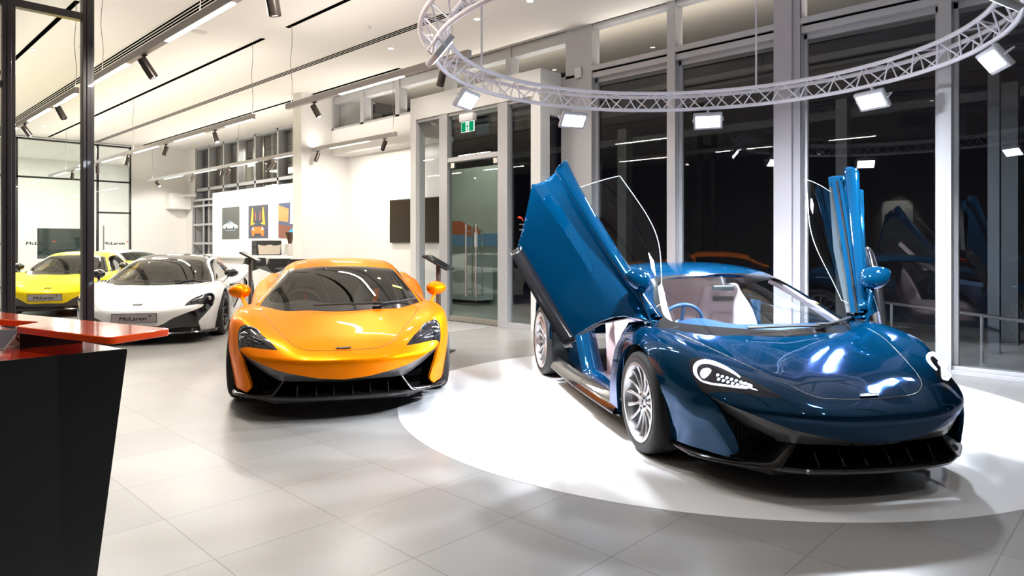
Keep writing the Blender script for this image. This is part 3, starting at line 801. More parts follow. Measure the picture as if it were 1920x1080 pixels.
    for s in (-1, 1):
        dk_ = 'door_open' if open_doors else 'door'
        V, F, N = S[dk_] if s < 0 else flip(*S[dk_])
        V = [Vector(v) for v in V]
        if open_doors:   # the flank swells to a crisp ledge with a scooped panel above it
            for i, v in enumerate(V):
                f = max(0, min(1, (-v.x-.5)/1.1)); ln = .612+.033*min(1, max(0, (-v.x-.5)/1.3))
                t = min(1, max(0, (v.z-ln)/.07)); t = t*(2-t)
                d = .022*f**1.4*max(0, 1-abs(v.z-.63)/.30)**2*(1-t) - .085*f**1.2*t*max(0, min(1, (.90-v.z)/.12))
                V[i] = Vector((v.x, v.y + s*d, v.z))
        dm = mesh_from('door', V, F, N if not open_doors else None)
        dr = link('door', dm, pt, root)
        if open_doors: dm.set_sharp_from_angle(angle=math.radians(22))
        if kind == '650':
            Vs, Fs, Ns = S['scoop'] if s < 0 else flip(*S['scoop']); link('door_scoop', mesh_from('door_scoop', [v-n*.03 for v, n in zip(Vs, Ns)], Fs, Ns), BLACK, dr)
        Vg, Fg, Ng = S['side_window'] if s < 0 else flip(*S['side_window'])
        link('door_window', mesh_from('door_window', Vg, Fg, Ng), st['side_glass'], dr)
        mirror_pod(dr, s, st.get('mirror', pt))
        if open_doors:      # polished edge of the frameless pane
            em = {}
            for f in Fg:
                for i in range(len(f)):
                    k_ = tuple(sorted((f[i], f[(i+1) % len(f)]))); em[k_] = em.get(k_, 0)+1
            adj = {}
            for (a_, b_), c_ in em.items():
                if c_ == 1: adj.setdefault(a_, []).append(b_); adj.setdefault(b_, []).append(a_)
            st0 = next(iter(adj)); loop = [st0]; prev = None
            while True:
                nx = [q for q in adj[loop[-1]] if q != prev]
                if not nx or (nx[0] == st0 and len(loop) > 2): break
                prev = loop[-1]; loop.append(nx[0])
                if len(loop) > 600: break
            m = MB(); m.tube([Vg[q] for q in loop] + [Vg[loop[0]]], .0022, 6, False); m.build('glass_edge', principled('glass_edge', (.40,.50,.50), .25, 0, .3), dr, True, 60)
        if open_doors:
            sw = dr.modifiers.new('thick', 'SOLIDIFY'); sw.thickness = .012; sw.offset = -1
            # blade along the shoulder
            ctr = [(-.30,.832,.800),(-.6,.848,.806),(-1.0,.868,.825),(-1.3,.885,.850),(-1.5,.897,.872),(-1.655,.906,.893)]
            C = natspline(np.arange(6), np.array(ctr), np.linspace(0, 5, 26)); m = MB(); rings = []
            for i, q in enumerate(C):
                t = i/25; ry, rz = .030+.026*t, .024+.038*t
                rings.append([m.bm.verts.new((q[0]+(.03*math.cos(2*PI*k/18) if i == 25 else 0), s*(q[1]+ry*math.cos(2*PI*k/18)), q[2]+rz*math.sin(2*PI*k/18))) for k in range(18)])
            for i in range(25):
                for k in range(18): m._f([rings[i][k], rings[i][(k+1)%18], rings[i+1][(k+1)%18], rings[i+1][k]])
            m.build('shoulder_blade', pt, dr, True, 50).modifiers.new('thick', 'SOLIDIFY').thickness = .006
            for yo, zo, wd, mt in ((.815,.812,.016,pt),(.785,.815,.010,BLACK),(.765,.818,.016,pt)):
                m = MB(); G = []
                for x in np.linspace(-.28, -1.62, 20):
                    lift = .055*max(0, (-x-.6))**1.3*.8; cx_ = .006*math.sin((-x)*2)
                    G.append([(x, s*(yo+wd+cx_), zo+lift-.06),(x, s*(yo+wd+cx_), zo+lift),(x, s*(yo-wd+cx_), zo+lift),(x, s*(yo-wd+cx_), zo+lift-.06)])
                m.grid(G); m.build('window_ledge', mt, dr, True, 40)
            # inner panel: trimmed in leather, with pocket and pull
            bm_in = [(x, s*(y-.075), z) for x, y, z in ((-.30,.80,.80),(-.42,.84,.62),(-.52,.875,.42),(-.56,.89,.24),(-1.36,.90,.24),(-1.46,.88,.42),(-1.58,.86,.62),(-1.58,.80,.84),(-.9,.77,.80))]
            m = MB(); a_ = [m.bm.verts.new(p) for p in bm_in]; b_ = [m.bm.verts.new((p[0], p[1]+s*.055, p[2])) for p in bm_in]
            m._f(a_); [m._f([a_[i], a_[(i+1)%9], b_[(i+1)%9], b_[i]]) for i in range(9)]
            ip = m.build('inner_panel', st['door_trim'], dr)
            m = MB(); m.bbox((-1.2, min(s*.74,s*.80), .52),(-.6, max(s*.74,s*.80), .60), .02, 2); m.build('armrest', tr, ip)
            m = MB(); m.ellipsoid((-.44, s*.742, .74), (.05,.02,.06), 14, 8); m.build('door_handle', tr, ip, True)
            # dark sill blade carried by the door
            m = MB(); G = []
            for x in np.linspace(-.50, -1.40, 20):
                fl_ = .02*math.sin(PI*(-x-.5)/.96)
                G.append([(x, s*(.945), .255),(x, s*(.965+fl_), .225),(x, s*(.985+fl_), .185),(x, s*(.985+fl_), .170),(x, s*.90, .165)])
            m.grid(G); sb = m.build('sill_blade', BLACK, dr, True, 45); sb.modifiers.new('thick', 'SOLIDIFY').thickness = .012
            dr.matrix_basis = TL if s > 0 else MY @ TL @ MY
            # door aperture in the body
            m = MB(); ring = [(-.24,.79),(-.42,.66),(-.49,.50),(-.53,.36),(-.55,.245),(-1.36,.245),(-1.44,.32),(-1.56,.47),(-1.66,.62),(-1.66,.82)]
            ring = smooth_poly(ring, 3, False, (0,4,5,9))
            for y0, y1 in ((.90,.80),):
                a_ = [(x, s*y0, z) for x, z in ring]; b_ = [(x*.985-.01, s*y1, z+.012) for x, z in ring]; c_ = [(x, s*(y1-.08), z+.0) for x, z in ring]
                m.grid([[a_[i], b_[i], c_[i]] for i in range(len(ring))])
            m.build('door_jamb', pt, body, True, 50).modifiers.new('thick', 'SOLIDIFY').thickness = .02
            m = MB(); m.tube([(x*.985-.01, s*.785, z+.014) for x, z in ring], .011, 8); m.build('door_seal', SATIN, body, True, 60)
            m = MB(); m.bbox((-1.36, min(s*.72,s*.90), .17),(-.53, max(s*.72,s*.90), .245), .03, 3); m.build('door_sill', pt, body, True, 40)
        else:
            m = MB(); dl = [(x, z) for x, z in DOOR if z < .80]
            q = []
            for x, z in dl:
                hit = h.bvh.ray_cast(Vector((x, -1.6, z)), Vector((0, 1, 0)))
                if hit[0] is not None: q.append(hit[0] - h.normal_at(hit[0])*.001)
            m.tube(q if s < 0 else yflip(q), .003, 6); m.build('shut_line', SATIN, dr, True, 60)
    return root
GL_CLEAR = thin_glass('car_glass_clear', (.80,.88,.90), 1.5)
GL_TINT = thin_glass('car_glass_tinted', (.50,.485,.43), 1.5)
GL_DARK = thin_glass('car_glass_dark', (.05,.05,.05), 1.5)
SILVER = principled('wheel_silver', (.62,.63,.66), .28, .85, .3)
WDARK = principled('wheel_dark', (.03,.03,.032), .3, .6, .3)
CREAM = principled('cream_leather', srgb(214,196,196), .55)
CREAM2 = principled('cream_perforated', srgb(196,178,178), .65)
DKLEATHER = principled('dark_leather', (.012,.014,.016), .5)
GYLEATHER = principled('charcoal_alcantara', (.075,.080,.082), .8)
BLUEDASH = principled('blue_leather', (.010,.045,.11), .42)
BLUEP = paint('blue_paint', (.0003,.043,.108), .65, .06, 0, .7, (.12,.42,.85))
ORANGEP = paint('orange_paint', (.97,.24,.0), .6, .38, 0, .2, (1,.45,.05))
WHITEP = paint('white_paint', (.80,.80,.78), 0, .4)
YELLOWP = paint('yellow_paint', (.95,.68,.0), .3, .45, 0, .4)
ST_BLUE = dict(paint=BLUEP, glass=GL_CLEAR, dark_glass=GL_DARK, side_glass=GL_CLEAR, rim=SILVER, spokes=15, trim=CREAM, trim_dark=CREAM2, dash=BLUEDASH, door_trim=DKLEATHER, lit=True, sticker=True, light_roof=True, z=.005, hub=GREYTRIM)
ST_ORANGE = dict(paint=ORANGEP, z=.005, glass=GL_TINT, dark_glass=GL_DARK, side_glass=GL_TINT, rim=WDARK, spokes=10, trim=GYLEATHER, trim_dark=DKLEATHER, dash=GYLEATHER, belt=principled('orange_belt', (.55,.12,.01), .6), sticker=True, caliper=principled('caliper_orange', (.7,.15,.01), .4))
ST_WHITE = dict(paint=WHITEP, glass=GL_TINT, dark_glass=GL_DARK, side_glass=GL_TINT, rim=WDARK, spokes=10, trim=GYLEATHER, trim_dark=DKLEATHER, dash=GYLEATHER, mirror=BLACK, roof=BLACK, rail=WHITEP)
ST_YELLOW = dict(paint=YELLOWP, glass=GL_TINT, dark_glass=GL_DARK, side_glass=GL_TINT, rim=WDARK, spokes=10, trim=GYLEATHER, trim_dark=DKLEATHER, dash=GYLEATHER, mirror=BLACK)
ST_WHITE2 = dict(paint=WHITEP, glass=GL_TINT, dark_glass=GL_DARK, side_glass=thin_glass('car_glass_green', (.16,.24,.21), 1.5), rim=WDARK, spokes=10, trim=GYLEATHER, trim_dark=DKLEATHER, dash=GYLEATHER)
make_car('blue_sports_car', '570', ST_BLUE, 1.7304, 4.5442, .1822, 'metallic blue sports car with both doors raised on the white disc', True)
make_car('orange_sports_car', '570', ST_ORANGE, -1.5477, 6.1699, .257, 'orange sports car with dark front intakes parked beside the white disc')
make_car('white_sports_car', '650', ST_WHITE, -5.20, 9.92, .24, 'white sports car with black roof and mirrors left of the orange car')
make_car('yellow_sports_car', '650', ST_YELLOW, -8.79, 13.3, .31, 'yellow sports car seen between the two black steel posts')
make_car('white_sports_car', '650', ST_WHITE2, -10.2, 19.4, 1.2, 'second white sports car parked behind the yellow one')
# ================================================================ the hall
XW = 8.19       # inner face of the glazed wall
YF = 25.30      # far wall
ZC = 4.68       # ceiling
def tile_material():
    m = bpy.data.materials.new('porcelain_tile'); m.use_nodes = True; nt = m.node_tree; b = nt.nodes['Principled BSDF']
    N = nt.nodes.new; L = nt.links.new
    tc = N('ShaderNodeTexCoord'); mp = N('ShaderNodeMapping'); mp.inputs['Location'].default_value = (.59-.6*10, .53-.6*10, 0)
    L(tc.outputs['Object'], mp.inputs['Vector'])
    br = N('ShaderNodeTexBrick'); br.offset = 0; br.squash = 1
    br.inputs['Scale'].default_value = 1; br.inputs['Brick Width'].default_value = .6; br.inputs['Row Height'].default_value = .6
    br.inputs['Mortar Size'].default_value = .003; br.inputs['Mortar Smooth'].default_value = .3
    br.inputs['Color1'].default_value = (.395,.388,.373,1); br.inputs['Color2'].default_value = (.35,.344,.331,1); br.inputs['Mortar'].default_value = (.22,.213,.20,1)
    mp.inputs['Location'].default_value = (-.59+6.0, -.53+6.0, 0)
    L(mp.outputs[0], br.inputs['Vector'])
    no = N('ShaderNodeTexNoise'); no.inputs['Scale'].default_value = 160; no.inputs['Detail'].default_value = 3; L(tc.outputs['Object'], no.inputs['Vector'])
    mx = N('ShaderNodeMix'); mx.data_type = 'RGBA'; mx.blend_type = 'MULTIPLY'; mx.inputs['Factor'].default_value = .22
    L(br.outputs['Color'], mx.inputs[6]); L(no.outputs['Color'], mx.inputs[7]); L(mx.outputs[2], b.inputs['Base Color'])
    b.inputs['Roughness'].default_value = .16; b.inputs['Specular IOR Level'].default_value = .42
    n2 = N('ShaderNodeTexNoise'); n2.inputs['Scale'].default_value = 1.3; L(tc.outputs['Object'], n2.inputs['Vector'])
    mr = N('ShaderNodeMapRange'); mr.inputs['To Min'].default_value = .24; mr.inputs['To Max'].default_value = .36; L(n2.outputs['Fac'], mr.inputs['Value']); L(mr.outputs[0], b.inputs['Roughness'])
    return m
def plaster(name, col, rough=.75):
    m = principled(name, col, rough); nt = m.node_tree; b = nt.nodes['Principled BSDF']
    tc = nt.nodes.new('ShaderNodeTexCoord'); no = nt.nodes.new('ShaderNodeTexNoise'); no.inputs['Scale'].default_value = 60
    bp = nt.nodes.new('ShaderNodeBump'); bp.inputs['Strength'].default_value = .03; bp.inputs['Distance'].default_value = .002
    nt.links.new(tc.outputs['Object'], no.inputs['Vector']); nt.links.new(no.outputs['Fac'], bp.inputs['Height']); nt.links.new(bp.outputs['Normal'], b.inputs['Normal'])
    return m
def brushed(name, col, rough, metal=1.0):
    m = principled(name, col, rough, metal); nt = m.node_tree; b = nt.nodes['Principled BSDF']
    tc = nt.nodes.new('ShaderNodeTexCoord'); mp = nt.nodes.new('ShaderNodeMapping'); mp.inputs['Scale'].default_value = (200, 200, 1.5)
    no = nt.nodes.new('ShaderNodeTexNoise'); no.inputs['Scale'].default_value = 2; mr = nt.nodes.new('ShaderNodeMapRange')
    mr.inputs['To Min'].default_value = rough*.75; mr.inputs['To Max'].default_value = rough*1.25
    nt.links.new(tc.outputs['Object'], mp.inputs['Vector']); nt.links.new(mp.outputs[0], no.inputs['Vector']); nt.links.new(no.outputs['Fac'], mr.inputs['Value']); nt.links.new(mr.outputs[0], b.inputs['Roughness'])
    return m
TILE = tile_material()
WHITE = plaster('white_plaster', (.84,.825,.795)); CEILW = plaster('ceiling_white', (.86,.83,.785)); WARM = plaster('plaster_gloss', (.84,.825,.80), .25)
ALU = brushed('aluminium_frame', (.50,.50,.515), .4, .4)
ALUD = brushed('aluminium_dark', (.20,.20,.205), .4, .5)
STEELBLK = principled('black_steel', (.020,.015,.016), .28, 0, .2)
DARKSLOT = principled('slot_black', (.002,.002,.002), 1.0, spec=0)
GLASS = thin_glass('window_glass', (.78,.82,.84), 1.52)
GLASSG = thin_glass('green_glass', (.74,.83,.80), 1.52)
GLASSF = thin_glass('partition_glass', (.90,.92,.88), 1.5)
def structure(o): o['kind'] = 'structure'; return o
m = MB(); m.box((-8,-5,-.12),(13,34,0)); structure(m.build('floor', TILE))
# ceiling with recessed slots: thin boards between dark channels
m = MB()
m.box((-8,-5,ZC),(XW,YF,ZC+.2)); m.box((XW,13.6,ZC),(9.3,YF,ZC+.2)); structure(m.build('ceiling', CEILW))
for vx in (3.73, 6.39, 1.07):
    t = MB(); t.box((vx-.095,-4,ZC-.006),(vx+.095,YF-.1,ZC-.001)); d = structure(t.build('trim_diffuser', CEILW))
    for k in (-1,0,1):
        t = MB(); t.box((vx+k*.052-.017,-4,ZC-.0075),(vx+k*.052+.017,YF-.1,ZC-.005)); t.build('diffuser_slot', DARKSLOT, d)
for sx, y0, y1 in ((2.5,-2,9.95),(2.5,10.75,25.1),(5.06,3.5,9.75),(5.06,10.55,25.1),(7.72,10.48,24.9)):
    t = MB(); t.box((sx-.032,y0,ZC-.007),(sx+.032,y1,ZC-.001)); structure(t.build('trim_track_channel', DARKSLOT))
# side and back walls (behind the photographer and to the left), far wall
m = MB(); m.box((-8.2,-5,0),(-8,YF+.2,ZC)); structure(m.build('wall_left', plaster('charcoal_wall', (.10,.095,.09))))
m = MB(); m.box((-8,-5.2,0),(8.4,-5,ZC)); structure(m.build('wall_back', MATS['charcoal_wall']))
m = MB(); m.box((7.46,YF,0),(9.6,YF+.2,ZC)); m.box((-8,YF,0),(3.2,YF+.2,ZC)); structure(m.build('wall_far', WHITE))
# ---- glazed wall on the right
def glazed_bay(n, y0, y1, wl, wr):
    """one bay of the glazed wall between y0 (right/near) and y1 (left/far); wl, wr = widths of its uprights"""
    fr = MB()
    fr.box((XW,y1,0),(XW+.20,y1+wl,ZC)); 
    fr.box((XW,y0,0),(XW+.18,y1,.045)); fr.box((XW+.03,y0,.045),(XW+.18,y1,.085))
    fr.box((XW,y0,3.972),(XW+.20,y1,4.045)); fr.box((XW+.02,y0,3.865),(XW+.18,y1,3.945))
    fr.box((XW+.10,y0+.0,.085),(XW+.15,y0+.045,3.87)); fr.box((XW+.10,y1-.045,.085),(XW+.15,y1,3.87)); fr.box((XW+.10,y0,3.80),(XW+.15,y1,3.87))
    fr.box((XW+.02,y0,ZC-.055),(XW+.20,y1,ZC))
    o = structure(fr.build('window_%d' % n, ALU, bevel=.003))
    g = MB(); g.poly([(XW+.125,y0,.085),(XW+.125,y1,.085),(XW+.125,y1,3.87),(XW+.125,y0,3.87)]); g.bm.normal_update(); g.build('pane', GLASS, o, recalc=False)
    g = MB(); g.poly([(XW+.17,y0,4.045),(XW+.17,y1,4.045),(XW+.17,y1,ZC),(XW+.17,y0,ZC)]); g.build('clerestory_pane', GLASS, o, recalc=False)
    b = MB(); b.box((XW+.03,y0+.02,3.945),(XW+.19,y1-.02,3.972)); b.build('blind_slot', DARKSLOT, o)
    return o
glazed_bay(1, 4.99, 6.29, .27, .13); glazed_bay(2, 3.49, 4.86, .13, .2); glazed_bay(3, 1.75, 3.17, .0, .12); glazed_bay(4, .12, 1.63, .12, .12)
glazed_bay(5, -1.5, 0, .12, .12); glazed_bay(6, -3.1, -1.62, .12, .12); glazed_bay(7, -5, -3.22, .12, .12)
m = MB(); m.box((XW-.015,3.27,0),(XW+.22,3.49,ZC)); m.box((XW+.02,3.165,0),(XW+.2,3.27,ZC)); structure(m.build('trim_main_post', principled('post_white', (.45,.43,.46), .38), bevel=.004))
# ---- entrance portal standing in front of the glazed wall
PX = 7.70
WPANEL = principled('portal_white', (.74,.74,.72), .3)
m = MB()
m.box((PX,6.89,3.63),(XW,10.13,4.03)); m.box((PX,9.965,0),(PX+.22,10.13,3.63)); m.box((PX+.22,10.02,3.35),(8.61,10.13,3.63)); m.box((PX,6.89,0),(PX+.22,7.09,3.63)); m.box((PX+.22,6.89,3.35),(XW,6.99,3.63))
structure(m.build('wall_portal', WPANEL, bevel=.004))
m = MB(); m.box((PX+.01,9.09,0),(PX+.13,9.31,3.63)); m.box((PX+.01,7.61,0),(PX+.13,7.83,3.63)); m.box((PX+.02,7.83,2.77),(PX+.12,9.09,2.85)); m.box((PX+.02,7.09,0),(PX+.12,7.61,.09)); m.box((PX+.05,9.31,0),(PX+.12,9.965,.09)); m.box((PX+.03,7.09,3.58),(PX+.12,9.965,3.63)); m.box((PX+.22,6.92,0),(XW,6.98,.08))
ef = structure(m.build('window_8', ALU, bevel=.003))
for i, (a, b, z0, z1) in enumerate(((9.31,9.965,.09,3.58),(7.83,9.09,2.85,3.58),(7.09,7.61,.09,3.58))):
    g = MB(); g.poly([(PX+.09,a,z0),(PX+.09,b,z0),(PX+.09,b,z1),(PX+.09,a,z1)]); g.build('side_pane' if i != 1 else 'fanlight', GLASS if i != 1 else GLASSG, ef, recalc=False)
g = MB(); g.poly([(PX+.22,6.95,.08),(XW,6.95,.08),(XW,6.95,3.35),(PX+.22,6.95,3.35)]); g.build('return_pane', GLASS, ef, recalc=False)
for k, (a, b) in enumerate(((7.835,8.455),(8.465,9.085))):
    g = MB(); g.box((PX+.066,a,.10),(PX+.078,b,2.76)); do = structure(g.build('door_%d' % (k+1), GLASSG))
    r = MB(); r.bbox((PX+.05,a,.008),(PX+.095,b,.10), .004, 1); r.build('bottom_rail', brushed('satin_steel', (.55,.52,.46), .3), do)
    yp = b-.17 if k == 0 else a+.17
    yp = (b-.12) if k == 0 else (a+.12)
    for xo in (PX+.0, PX+.145):
        h = MB(); h.tube([(xo,yp,.46),(xo,yp,1.68)], .014, 12); h.tube([(xo,yp,.57),(PX+.07,yp,.57)], .009, 8); h.tube([(xo,yp,1.57),(PX+.07,yp,1.57)], .009, 8); h.build('pull_handle', MATS['satin_steel'], do, True, 40)
    r = MB(); ye = a+.09 if k == 0 else b-.09; r.bbox((PX+.05,ye-.05,2.67),(PX+.095,ye+.05,2.76), .004, 1); r.build('patch_fitting', MATS['satin_steel'], do)
    if k == 0:
        r = MB(); r.box((PX+.060,8.375,1.30),(PX+.066,8.435,1.54)); pl = r.build('push_plate', principled('plate_white', (.75,.75,.74), .4), do)
        for i, ch in enumerate('PULL'):
            text_mesh('plate_letter', ch, .05, SATIN, pl, .0004, Matrix(((0,0,-1,PX+.0595),(-1,0,0,8.405),(0,1,0,1.505-.057*i),(0,0,0,1))))
# emblem and the (mirror-written) opening details on the side pane
MV = Matrix(((0,0,-1,PX+.085),(1,0,0,7.20),(0,1,0,1.62),(0,0,0,1)))
b = MB(); sw = [(0,.035),(.05,.045),(.10,.03),(.13,-.02),(.125,-.045),(.105,0),(.07,.012),(.03,.015)]
b.prism([(-.02-x*1.0+.12, y+.12) for x, y in sw], -.001, .001, 'z'); b.bm.transform(MV @ Matrix.Translation((.16,.0,0))); b.build('window_emblem', principled('emblem_red', (.75,.06,.02), .4), ef)
VIN = principled('vinyl_white', (.45,.45,.45), .6)
for i, (tx, z) in enumerate((('McLaren Melbourne',1.66),('Swan Street',1.615),('Richmond VIC 3121',1.57),('9403 8888',1.48),('9428 8888',1.435),('mclaren.com.au',1.39),('LMCT 11327',1.345),('Monday - Friday',1.25),('8.30am - 6.00pm',1.205),('Saturday 9.00am - 5.00pm',1.16),('Sunday',1.07),('by appointment',1.025))):
    text_mesh('window_lettering', tx, .034, VIN, ef, .0003, Matrix(((0,0,-1,PX+.086),(1,0,0,7.12),(0,1,0,z),(0,0,0,1))), 1.05, 'LEFT')
# ---- recess with the wall screen, bulkhead and high windows
m = MB(); m.box((8.61,10.25,0),(8.75,13.72,3.62)); m.box((XW,10.13,3.35),(8.75,13.72,3.45)); structure(m.build('wall_recess', WARM))
m = MB(); m.box((XW,10.13,3.45),(8.35,13.72,3.92)); structure(m.build('wall_bulkhead', WARM))
m = MB()
for a, b in ((13.62,13.72),(12.42,12.55),(11.14,11.28),(9.6,9.73),(8.0,8.12),(6.56,6.80)): m.box((XW,a,3.92),(XW+.20,b,ZC))
m.box((XW,6.56,3.92),(XW+.2,13.72,3.965)); m.box((XW+.02,6.56,4.50),(XW+.2,13.72,ZC)); m.box((XW,6.56,0),(XW+.2,6.89,3.92))
cw = structure(m.build('window_9', ALU, bevel=.003))
g = MB(); g.poly([(XW+.15,6.56,3.965),(XW+.15,13.62,3.965),(XW+.15,13.62,4.50),(XW+.15,6.56,4.50)]); g.build('clerestory_pane', GLASS, cw, recalc=False)
m = MB(); m.box((7.44,13.70,0),(9.3,14.08,ZC)); structure(m.build('wall_fin', WARM))
# ---- rear glazing behind the coffee bar
m = MB(); XB = 9.25
ys = [14.08,15.0,16.3,17.42,18.4,19.84,21.03,22.11,23.3,24.4]
for y in ys[1:]: m.box((XB,y-.05,0),(XB+.22,y+.05,ZC))
for z0, z1 in ((0,.08),(3.16,3.26),(4.60,ZC)): m.box((XB,14.08,z0),(XB+.2,24.4,z1))
rw = structure(m.build('window_10', ALU, bevel=.003))
g = MB(); g.poly([(XB+.15,14.08,.08),(XB+.15,24.4,.08),(XB+.15,24.4,4.6),(XB+.15,14.08,4.6)]); g.build('rear_pane', GLASS, rw, recalc=False)
m = MB(); m.box((XB,24.4,0),(XB+.2,YF,ZC)); structure(m.build('wall_right', WHITE))
FIN = principled('louvre_beige', (.36,.32,.25), .6)
for i, y in enumerate(np.arange(14.6, 24.2, .62)):
    t = MB(); t.box((XB+.45,y,0),(XB+.95,y+.16,ZC)); structure(t.build('trim_louvre', FIN))
m = MB(); m.box((11.6,13.9,0),(11.7,32,ZC)); structure(m.build('wall_neighbour', plaster('neighbour_wall', (.42,.40,.36))))
# roller door with its box in the corner
m = MB(); m.box((XB-.12,24.35,0),(XB-.04,24.45,2.9)); m.box((XB-.12,21.75,0),(XB-.04,21.85,2.9))
for z in (.08,.72,1.36,2.0,2.64,2.84): m.box((XB-.11,21.85,z-.035),(XB-.05,24.35,z+.035))
for y in (22.7,23.5): m.box((XB-.10,y-.03,.08),(XB-.06,y+.03,2.84))
rd = structure(m.build('door_3', ALU)); 
m = MB(); m.bbox((8.55,24.75,2.56),(9.24,YF-.005,3.10), .02, 2); m.tube([(8.9,24.7,3.02),(9.2,24.2,3.02)], .04, 10); tag(m.build('roller_shutter_box', WHITE, bevel=.0), 'white roller shutter housing high in the far corner', 'shutter box')
# ---- far glazed partition in dark steel, white handover room behind it
m = MB()
for x in (3.2,4.25,6.43,7.40): m.box((x,YF-.02,0),(x+.06,YF+.06,4.62))
for z in (4.57,3.39,.0): m.box((3.2,YF-.02,z),(7.46,YF+.06,z+.055))
m.box((6.45,YF-.02,2.35),(7.46,YF+.06,2.41))
fp = structure(m.build('window_11', STEELBLK))
for a, b in ((3.26,4.25),(4.31,6.43),(6.49,7.40)):
    g = MB(); g.poly([(a,YF+.02,.05),(a,YF+.02,4.6),(b,YF+.02,4.6),(b,YF+.02,.05)]); g.build('partition_pane', GLASSF, fp, recalc=False)
m = MB(); m.tube([(6.62,YF-.06,.9),(6.62,YF-.06,1.95)], .022, 10); m.build('pull_handle', MATS['satin_steel'], fp, True)
RED = MATS['emblem_red']
def wordmark(x, z, size, parent, y=YF-.004):
    M = Matrix(((1,0,0,x),(0,0,1,y),(0,1,0,z),(0,0,0,1)))
    M = Matrix(((1,0,0,x),(0,0,-1,y),(0,1,0,z),(0,0,0,1)))
    text_mesh('glass_lettering', 'McLaren', size, SATIN, parent, .0005, M, 1.4, shear=.12, bold=.0045)
    b = MB(); b.prism([(size*2.55+x_*size*3, size*.25+y_*size*3) for x_, y_ in ((0,.06),(.12,.10),(.28,.12),(.22,.03),(.18,-.06),(.19,.02),(.15,.06))], -.001, .001, 'z'); b.bm.transform(M); b.build('glass_swoosh', RED, parent)
wordmark(6.93, 1.36, .135, fp); wordmark(4.83, 1.36, .135, fp); wordmark(3.66, 1.36, .135, fp)
m = MB(); m.box((2.0,YF+.2,0),(2.1,32,ZC)); m.box((9.3,YF+.2,0),(9.4,32,ZC)); m.box((2.0,31.9,0),(9.4,32,ZC)); structure(m.build('wall_handover', WHITE))
m = MB(); m.box((2.0,YF+.2,ZC),(9.4,32,ZC+.1)); structure(m.build('ceiling_handover', CEILW))
# ---- outdoors: canopy, posts, rail, paving
PAVE = plaster('night_paving', (.10,.10,.11)); SOF = plaster('soffit_beige', (.48,.43,.37))
m = MB(); m.box((XW+.2,-12,-.12),(18,13.8,-.01)); m.box((10.4,13.8,-.12),(18,45,-.01)); structure(m.build('ground_outside', PAVE))
m = MB(); m.box((XW+.22,-6,ZC+.02),(10.2,13.5,ZC+.14)); structure(m.build('ceiling_eaves', SOF))
BEAMM = brushed('galvanised_beam', (.11,.115,.125), .45, .5)
for x, z, w, h in ((10.6,4.17,.10,.09),(10.6,4.44,.06,.06),(11.3,4.22,.05,.05),(12.4,3.6,.12,.14),(13.4,4.5,.10,.12)):
    t = MB(); t.box((x,-8,z-h/2),(x+w,13,z+h/2)); tag(t.build('canopy_beam', BEAMM), None, 'beam', None, 'structure')
for l_, d_, w in ((2.06,12.7,.2),(4.88,10.04,.16),(5.9,8.3,.12),(6.6,9.0,.2)):
    q = floor_pt(l_, d_); t = MB(); t.box((q[0],q[1]-w/2,-.01),(q[0]+w,q[1]+w/2,3.5)); structure(t.build('column_outside', BEAMM))
m = MB()
A = np.array([*floor_pt(.5528*9.35, 9.35), .54]); B = np.array([*floor_pt(.7559*7.09, 7.09), .54]); D = (B-A)
m.tube([tuple(A-D*.1), tuple(B+D*1.2)], .022, 10)
for t_ in (.05,.75,1.5):
    q = A+D*t_; m.tube([tuple(q), (q[0],q[1],-.01)], .02, 8)
tag(m.build('handrail', brushed('steel_rail', (.55,.56,.58), .35), None, True), 'low steel handrail on the dark paving outside the glass', 'handrail')
m = MB(); m.box((17,-12,-.01),(17.2,45,9)); structure(m.build('wall_across', plaster('night_wall', (.045,.04,.045))))
m = MB(); m.box((10.52,10.45,-.01),(10.62,13.9,3.1)); structure(m.build('wall_foyer', plaster('foyer_wall', (.60,.62,.58))))
m = MB(); m.box((XW+.30,.8,4.02),(XW+.34,12.8,4.05)); structure(m.build('trim_added_glow_strip', emitter('added_strip_glow', (1,.9,.78), 3.0)))  # added glowing strip, hidden behind the transom to brighten the soffit
